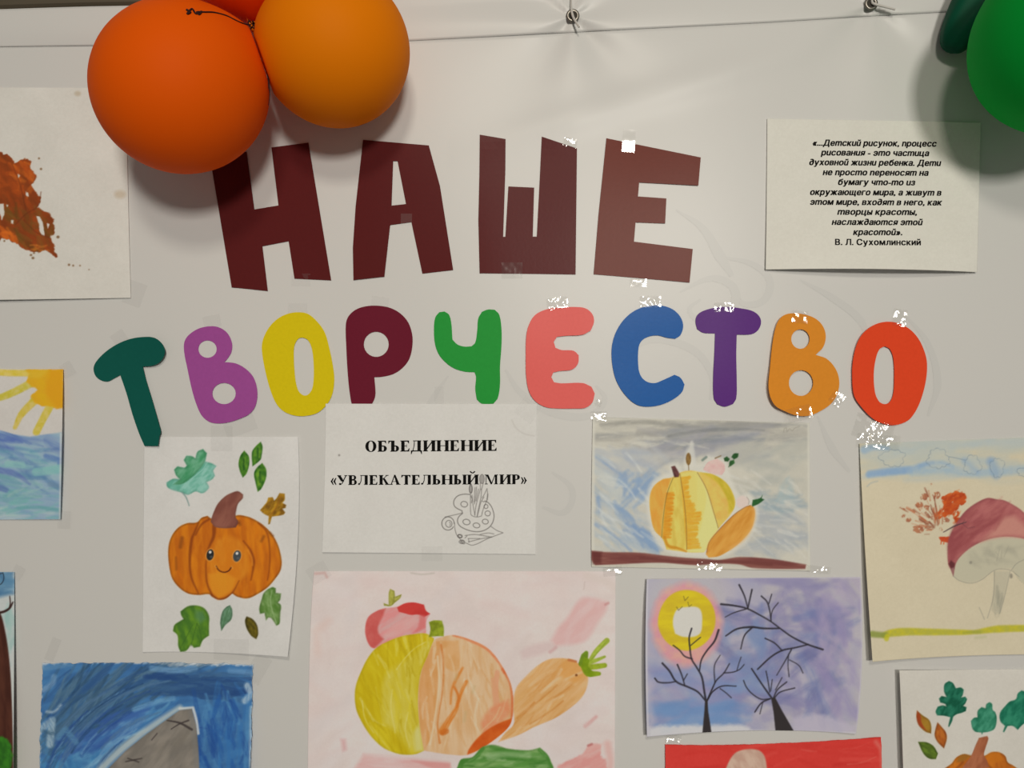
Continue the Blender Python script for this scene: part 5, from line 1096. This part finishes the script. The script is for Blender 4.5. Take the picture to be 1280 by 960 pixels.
def roman_line(text, x0, x1, y0, y1, cap):
    V, F, adv = [], [], 0
    for ch_ in text:
        w, polys = GL[ch_]
        for p in polys:
            F.append(tuple(range(len(V), len(V) + len(p)))); V += [(adv + x, y) for x, y in p]
        adv += w
    V = np.array(V); lo, hi = V[:, 0].min(), V[:, 0].max()
    X = x0 + (V[:, 0] - lo)/(hi - lo)*(x1 - x0)
    return np.stack([X, y0 + (y1 - y0)*(X - x0)/(x1 - x0) - V[:, 1]*cap], 1), F
M_BLACK = mat_plain('black_toner', (8, 7, 6), .6, .08)
V, F = roman_line('ОБЪЕДИНЕНИЕ', 456.6, 620.8, 564.8, 563.6, 13.8); place_flat('printed_line', V, F, ON['paint_title'], title, M_BLACK)
V, F = roman_line('«УВЛЕКАТЕЛЬНЫЙ МИР»', 413.2, 658.6, 606.3, 605.2, 12.2); place_flat('printed_line', V, F, ON['paint_title'], title, M_BLACK)

# ------------------------------------------------------------------ balloons
EYE = Vector((0, -D, ZC))
def mat_balloon(name, rgb, trans=.17, rough=.6):
    m, nt, b = mat_new(name); a = albedo(rgb)
    b.inputs['Base Color'].default_value = (*a, 1); b.inputs['Roughness'].default_value = rough; b.inputs['Specular IOR Level'].default_value = .07
    noise_bump(nt, b, 16, .04, .002, 2)
    tl = nt.nodes.new('ShaderNodeBsdfTranslucent'); tl.inputs['Color'].default_value = (*np.clip(a*1.35, 0, .97), 1)
    mx = nt.nodes.new('ShaderNodeMixShader'); mx.inputs['Fac'].default_value = trans
    out = nt.nodes['Material Output']
    nt.links.new(b.outputs['BSDF'], mx.inputs[1]); nt.links.new(tl.outputs['BSDF'], mx.inputs[2]); nt.links.new(mx.outputs['Shader'], out.inputs['Surface'])
    return m
def lathe(prof, n=72, mod=None):
    """profile [(axis, radius)] turned about +Z; mod(angle, axis) scales the radius"""
    bm = bmesh.new(); rows = []
    for z, r in prof:
        rows.append([bm.verts.new((r*(mod(2*math.pi*j/n, z) if mod else 1)*math.cos(2*math.pi*j/n), r*(mod(2*math.pi*j/n, z) if mod else 1)*math.sin(2*math.pi*j/n), z)) for j in range(n)])
    for a_, c_ in zip(rows, rows[1:]):
        for j in range(n): bm.faces.new((a_[j], a_[(j+1) % n], c_[(j+1) % n], c_[j]))
    bm.faces.new(rows[0][::-1]); bm.faces.new(rows[-1])
    return bm
def balloon(px, py, R_px, hc, toward, mat, label, grp, stretch=1.0, R=None):
    """toward = wall point the neck points to; hc = distance of the centre from the wall"""
    c = at(px, py, hc); R = R_px*U*(D - hc)/D
    ax = (at(*toward) - c).normalized()
    prof = []
    for i in range(56):
        t = math.pi*(i + .4)/56.6
        z = -R*math.cos(t)*stretch; r = R*math.sin(t)
        k = max(0, (t - 2.35)/(math.pi - 2.35)); z += R*.10*k*k; r *= 1 - .05*k
        prof.append((z, max(r, R*.035)))
    zn = prof[-1][0]
    o = bm_obj('balloon', lathe(prof), mat); o.location = c; o.rotation_euler = ax.to_track_quat('Z', 'Y').to_euler()
    kn = bm_obj('knot', lathe([(zn - .002, .0045), (zn + .002, .0060), (zn + .005, .0064), (zn + .008, .0042), (zn + .010, .0036), (zn + .013, .0060), (zn + .016, .0078), (zn + .017, .0072)], 20, lambda a, z: 1 + .1*math.sin(3*a + z*900)), mat, o)
    return tag(o, label, 'balloon', grp)
TIE = (320, 30, .098)
OR1 = mat_balloon('orange_latex', (252, 82, 0)); OR2 = mat_balloon('light_orange_latex', (253, 114, 0)); OR3 = mat_balloon('red_orange_latex', (236, 66, 2)); GR = mat_balloon('green_latex', (6, 146, 52), .32)
b1 = balloon(228, 110, 101.5, .142, (312, 40, .118), OR1, 'largest orange balloon, lower left of the cluster, over the letter Н', 'orange balloons', 1.06)
b2 = balloon(418, 62, 93.6, .104, (334, 38, .104), OR2, 'yellowish orange balloon, right one of the cluster at the top', 'orange balloons')
b3 = balloon(294, -75, 91, .100, (318, 8, .088), OR3, 'red-orange balloon cut off by the top edge, behind the other two', 'orange balloons')
b4 = balloon(1344, 48, 117.0, .148, (1290, -70, .10), GR, 'large round bright green balloon cut off by the right edge', 'green balloons')
# the half-filled one beside it
DG = mat_balloon('dark_green_latex', (14, 70, 48), .18, .48)
c = at(1225, -5, .045); R = 27*U*.96; Lh = 72*U*.96
prof = []
for i in range(48):
    t = math.pi*(i + .4)/48.8
    prof.append((-Lh*math.cos(t)*(1 if t < 1.57 else 1.15), R*(math.sin(t)**.62)*(1 if t < 1.57 else 1 - .25*((t - 1.57)/1.57)**2)))
def crease(a, z): return 1 + .075*math.cos(3*a + z*14) + .03*math.cos(7*a - z*30)
o = bm_obj('balloon', lathe(prof, 72, crease), DG)
ax = (at(1256, -60, .055) - c).normalized()
o.location = c; o.rotation_euler = ax.to_track_quat('Z', 'Y').to_euler()
b5 = o
tag(o, 'small long dark green balloon, half filled and creased, beside the big green one', 'balloon', 'green balloons')
zn = prof[-1][0]
bm_obj('knot', lathe([(zn - .003, .006), (zn + .002, .007), (zn + .006, .0045), (zn + .010, .008), (zn + .012, .0075)], 18), DG, o)

# where balloons press on each other or on the banner they flatten
bpy.context.view_layer.update()
def press(o, plane_p, plane_n, gap=.0010):
    Mw = o.matrix_world; Mi = Mw.inverted()
    for v in o.data.vertices:
        w = Mw @ v.co; d = (w - plane_p).dot(plane_n) + gap
        if d > 0: v.co = Mi @ (w - plane_n*d)
    for ch in o.children: press(ch, plane_p, plane_n, gap)
def radius(o): return max((o.matrix_world.to_3x3() @ v.co).length for v in o.data.vertices if v.co.z < 0)
RB = {o.name: radius(o) for o in (b1, b2, b3, b4)}
for a_, c_ in ((b1, b2), (b1, b3), (b2, b3))*2:
    d = c_.location - a_.location; L = d.length; n_ = d/L; ra, rc = RB[a_.name], RB[c_.name]
    if L < ra + rc:
        p_ = a_.location + n_*((L*L + ra*ra - rc*rc)/(2*L)); press(a_, p_, n_); press(c_, p_, -n_)
for o in (b1, b2, b3, b4, b5): press(o, Vector((0, -.024, 0)), Vector((0, 1, 0)))

# threads
from mathutils.bvhtree import BVHTree
_bv = BVHTree.FromPolygons([b1.matrix_world @ v.co for v in b1.data.vertices], [tuple(p.vertices) for p in b1.data.polygons])
def pts3(P, n=7):
    Q = spline3([Vector(p) for p in P], n); return [(q.x, q.y, q.z) for q in Q]
def drape(px, py, h):
    p = at(px, py, h); d = (p - EYE).normalized(); hit = _bv.ray_cast(EYE, d)
    return hit[0] - d*.0016 if hit[0] is not None and hit[3] < (p - EYE).length + .0016 else p
M_THREAD = mat_plain('dark_thread', (42, 20, 18), .7, .2)
P = [(233, 12, .186), (238, 15, .185), (234, 17, .1845), (240, 11, .187), (245, 17, .183), (252, 14, .182), (249, 18, .180), (246, 15, .182), (256, 15, .179), (268, 15.5, .172), (283, 19.5, .162), (296, 26, .150), (306, 30, .140), (314, 31, .134)]
bm = tube_bm([drape(*q) for q in pts3(P)], [1.1*U, .9*U, .8*U, .8*U, .8*U], 6)
rr = random.Random(4)
P = [(314 + rr.uniform(-5, 9), 31 + rr.uniform(-6, 8), .128 + rr.uniform(-.006, .010)) for _ in range(16)]
tube_bm(spline3([at(*p) for p in P], 5), .75*U, 6, bm)
P = [(318, 34, .126), (324, 30, .128), (322, 26, .13)]; tube_bm(spline3([at(*p) for p in P], 5), .8*U, 6, bm)
tag(bm_obj('tied_thread', bm, M_THREAD), 'dark thread with a curled end tying the orange balloons together', 'thread')
bm = tube_bm(spline3([at(*p) for p in [(321, 38, .120), (330, 70, .126), (335.5, 98, .130), (336.3, 108, .131), (337.2, 118, .130), (335.5, 132, .128)]], 7), [.3*U, .45*U, .8*U, .8*U, .5*U, .3*U], 6)
tube_bm(spline3([at(*p) for p in [(334.5, 98, .130), (335.2, 106, .131), (336.8, 114, .130)]], 6), [.3*U, .5*U, .3*U], 6, bm)
tag(bm_obj('loose_thread', bm, M_THREAD), 'loose dark thread end hanging between the two front orange balloons', 'thread')

# ------------------------------------------------------------------ strips of clear sticky tape
def mat_tape(name, rough, fac, tint):
    m, nt, b = mat_new(name); nt.nodes.remove(b)
    tr = nt.nodes.new('ShaderNodeBsdfTransparent'); tr.inputs['Color'].default_value = (*tint, 1)
    gl = nt.nodes.new('ShaderNodeBsdfGlossy'); gl.inputs['Roughness'].default_value = rough; gl.inputs['Color'].default_value = (1, 1, 1, 1)
    mx = nt.nodes.new('ShaderNodeMixShader'); mx.inputs['Fac'].default_value = fac
    nt.links.new(tr.outputs['BSDF'], mx.inputs[1]); nt.links.new(gl.outputs['BSDF'], mx.inputs[2]); nt.links.new(mx.outputs['Shader'], nt.nodes['Material Output'].inputs['Surface'])
    return m
M_TAPE = mat_tape('clear_tape', .09, .065, (.985, .985, .98)); M_TAPE_DULL = mat_tape('dull_tape', .5, .02, (.972, .972, .972))
LAMP3 = Vector(LAMP)
_tr = np.random.RandomState(21)
def tape(px, py, w, h, rot, h_fn, label, crinkle=.16, dull=False, face=0.0, half=0.0, step=1.7):
    """a strip w x h; face = how far its crumpled film tips towards the far lamp"""
    nx, ny = max(3, int(w/step)), max(3, int(h/step)); c, s_ = math.cos(math.radians(rot)), math.sin(math.radians(rot))
    p0 = at(px, py, .02); nrm = ((EYE - p0).normalized() + (LAMP3 - p0).normalized()).normalized()
    sx, sz = -nrm.x/nrm.y, -nrm.z/nrm.y       # slope that mirrors the lamp
    co = []; crinkle = crinkle*1.7 if face and not half else crinkle
    gx, gy = np.meshgrid(np.arange(nx)*step, np.arange(ny)*step)
    J = crinkle*.001*(_tr.randn(ny, nx)*.22 + 8*(fnoise(gx + px, gy + py, 5.5, rot, 1, 7, 2) - .5))
    for j in range(ny):
        for i in range(nx):
            a = (i/(nx - 1) - .5)*w; b_ = (j/(ny - 1) - .5)*h
            x = px + a*c - b_*s_; y = py + a*s_ + b_*c
            e = face*(((x - px)*sx - (y - py)*sz)*U)*(1 if b_ > (half - .5)*h else .2)
            edge = min(i, nx - 1 - i, j, ny - 1 - j)
            co.append(at(x, y, h_fn(x, y) + .0011 + max(-.0006, -e)*0 - min(0, 0) + J[j, i]*(1 if edge else .4) + (abs(e) if False else 0) + max(-.0008, min(.004, -e + .001))*(1 if face else 0)))
    F = [(j*nx + i, j*nx + i + 1, (j+1)*nx + i + 1, (j+1)*nx + i) for j in range(ny - 1) for i in range(nx - 1)]
    me = bpy.data.meshes.new('tape_strip'); me.from_pydata([tuple(v) for v in co], [], F); me.update()
    if sum(p.normal.y*p.area for p in me.polygons) > 0: me.flip_normals()
    o = link('tape_strip', me, M_TAPE_DULL if dull else M_TAPE, smooth=True)
    return tag(o, label, 'tape', 'clear tape strips')
bh = lambda x, y: float(banner_h(np.array(x*1.), np.array(y*1.)))
Lh_ = lambda i: LETH[i]
tape(786, 176, 16, 28, 4, Lh_(3), 'clear tape shining white on the top edge of the big letter Е', .03, face=1.0, half=.5)
tape(713, 178, 17, 12, 14, Lh_(2), 'crinkled clear tape on the top right corner of the letter Ш', .16, face=.9)
tape(798, 353, 20, 10, 2, Lh_(3), 'glinting clear tape under the lower edge of the big letter Е', .14, face=.9)
tape(640, 338, 26, 20, 0, Lh_(2), 'clear tape at the lower edge of the letter Ш', .05)
tape(697, 379, 26, 15, -8, Lh_(9), 'crinkled clear tape on the top of the salmon pink Е', .2, face=.8)
tape(813, 377, 26, 14, 0, Lh_(10), 'crinkled clear tape above the blue С', .18, face=.8)
tape(905, 384, 24, 12, 0, Lh_(11), 'clear tape on the top bar of the violet Т', .12, face=.7)
tape(1000, 396, 20, 16, 5, Lh_(12), 'glinting clear tape on the top of the orange В', .14, face=.9)
tape(1046, 498, 16, 16, -55, Lh_(12), 'crinkled clear tape at the right side of the orange В', .18, face=.8)
tape(999, 517, 32, 18, -14, Lh_(12), 'crinkled clear tape at the bottom of the orange В', .16, face=.75)
tape(1125, 397, 17, 22, 8, Lh_(13), 'glinting clear tape above the orange-red О', .16, face=.95)
tape(1092, 537, 50, 30, 18, bh, 'big shiny crumpled tape below the orange-red О', .16, face=1.0)
tape(1098, 552, 54, 18, 4, ON['paint_mushroom'], 'shiny crumpled tape on the upper left corner of the mushroom drawing', .16, face=.95)
tape(749, 520, 20, 12, 0, ON['paint_grey_still_life'], 'glinting clear tape on the upper left corner of the striped pumpkin drawing', .14, face=.9)
tape(748, 504, 8, 8, 20, bh, 'tiny glinting tape end below the salmon pink Е', .16, face=.9)
tape(887, 706, 32, 14, 3, ON['paint_grey_still_life'], 'crinkled clear tape on the brown ledge of the striped pumpkin drawing', .14, face=.7)
tape(1024, 712, 30, 9, 6, ON['paint_grey_still_life'], 'glinting clear tape at the lower right corner of the striped pumpkin drawing', .14, face=.75)
tape(842, 924, 20, 10, 4, bh, 'glinting clear tape below the lower left corner of the moon painting', .12, face=.85)
tape(766, 714, 24, 12, -6, ON['paint_big_still_life'], 'clear tape on the upper right corner of the pink still life', .10, face=.6)
for x, y, w, h, r, fn, lab in ((168, 367, 24, 30, 20, bh, 'dull tape at the lower right corner of the leaf print sheet'), (150, 424, 18, 20, -35, bh, 'dull tape above the dark green Т'), (265, 402, 22, 16, -12, bh, 'dull tape above the purple-pink В'),
        (300, 532, 40, 22, -20, bh, 'dull tape under the purple-pink В'), (372, 386, 24, 14, 0, bh, 'dull tape above the yellow О'), (475, 378, 22, 14, 8, bh, 'dull tape above the dark wine-red Р'),
        (277, 548, 27, 32, 0, ON['paint_face_pumpkin'], 'dull tape on the top edge of the smiling pumpkin drawing'), (289, 812, 44, 26, 1, ON['paint_face_pumpkin'], 'dull tape on the lower edge of the smiling pumpkin drawing'),
        (540, 692, 26, 18, 0, ON['paint_title'], 'dull tape on the lower edge of the heading sheet'), (549, 497, 12, 28, 0, bh, 'dull tape above the heading sheet under the green Ч'),
        (84, 462, 16, 18, -30, ON['paint_sea'], 'dull tape on the upper right corner of the sun and sea painting'), (80, 650, 16, 22, 3, ON['paint_sea'], 'dull tape on the lower right corner of the sun and sea painting'),
        (22, 716, 14, 18, 30, ON['paint_tree'], 'dull tape on the upper right corner of the tree trunk painting'), (66, 812, 12, 30, 22, bh, 'dull tape above the left corner of the mountain painting'), (322, 836, 22, 36, 30, ON['paint_mountain'], 'dull tape on the upper right corner of the mountain painting'),
        (398, 716, 26, 22, -30, ON['paint_big_still_life'], 'dull tape on the upper left corner of the pink still life'), (660, 512, 26, 26, 35, ON['paint_title'], 'dull tape across the upper right corner of the heading sheet'), (505, 339, 22, 22, 0, Lh_(1), 'dull tape at the crossbar of the letter А'), (376, 350, 24, 16, 0, bh, 'dull tape at the foot of the letter Н')):
    if 'crossbar' in lab: y = 274; x = 508; w = h = 14
    tape(x, y, w, h, r, fn, lab, .02, dull=True, step=4)
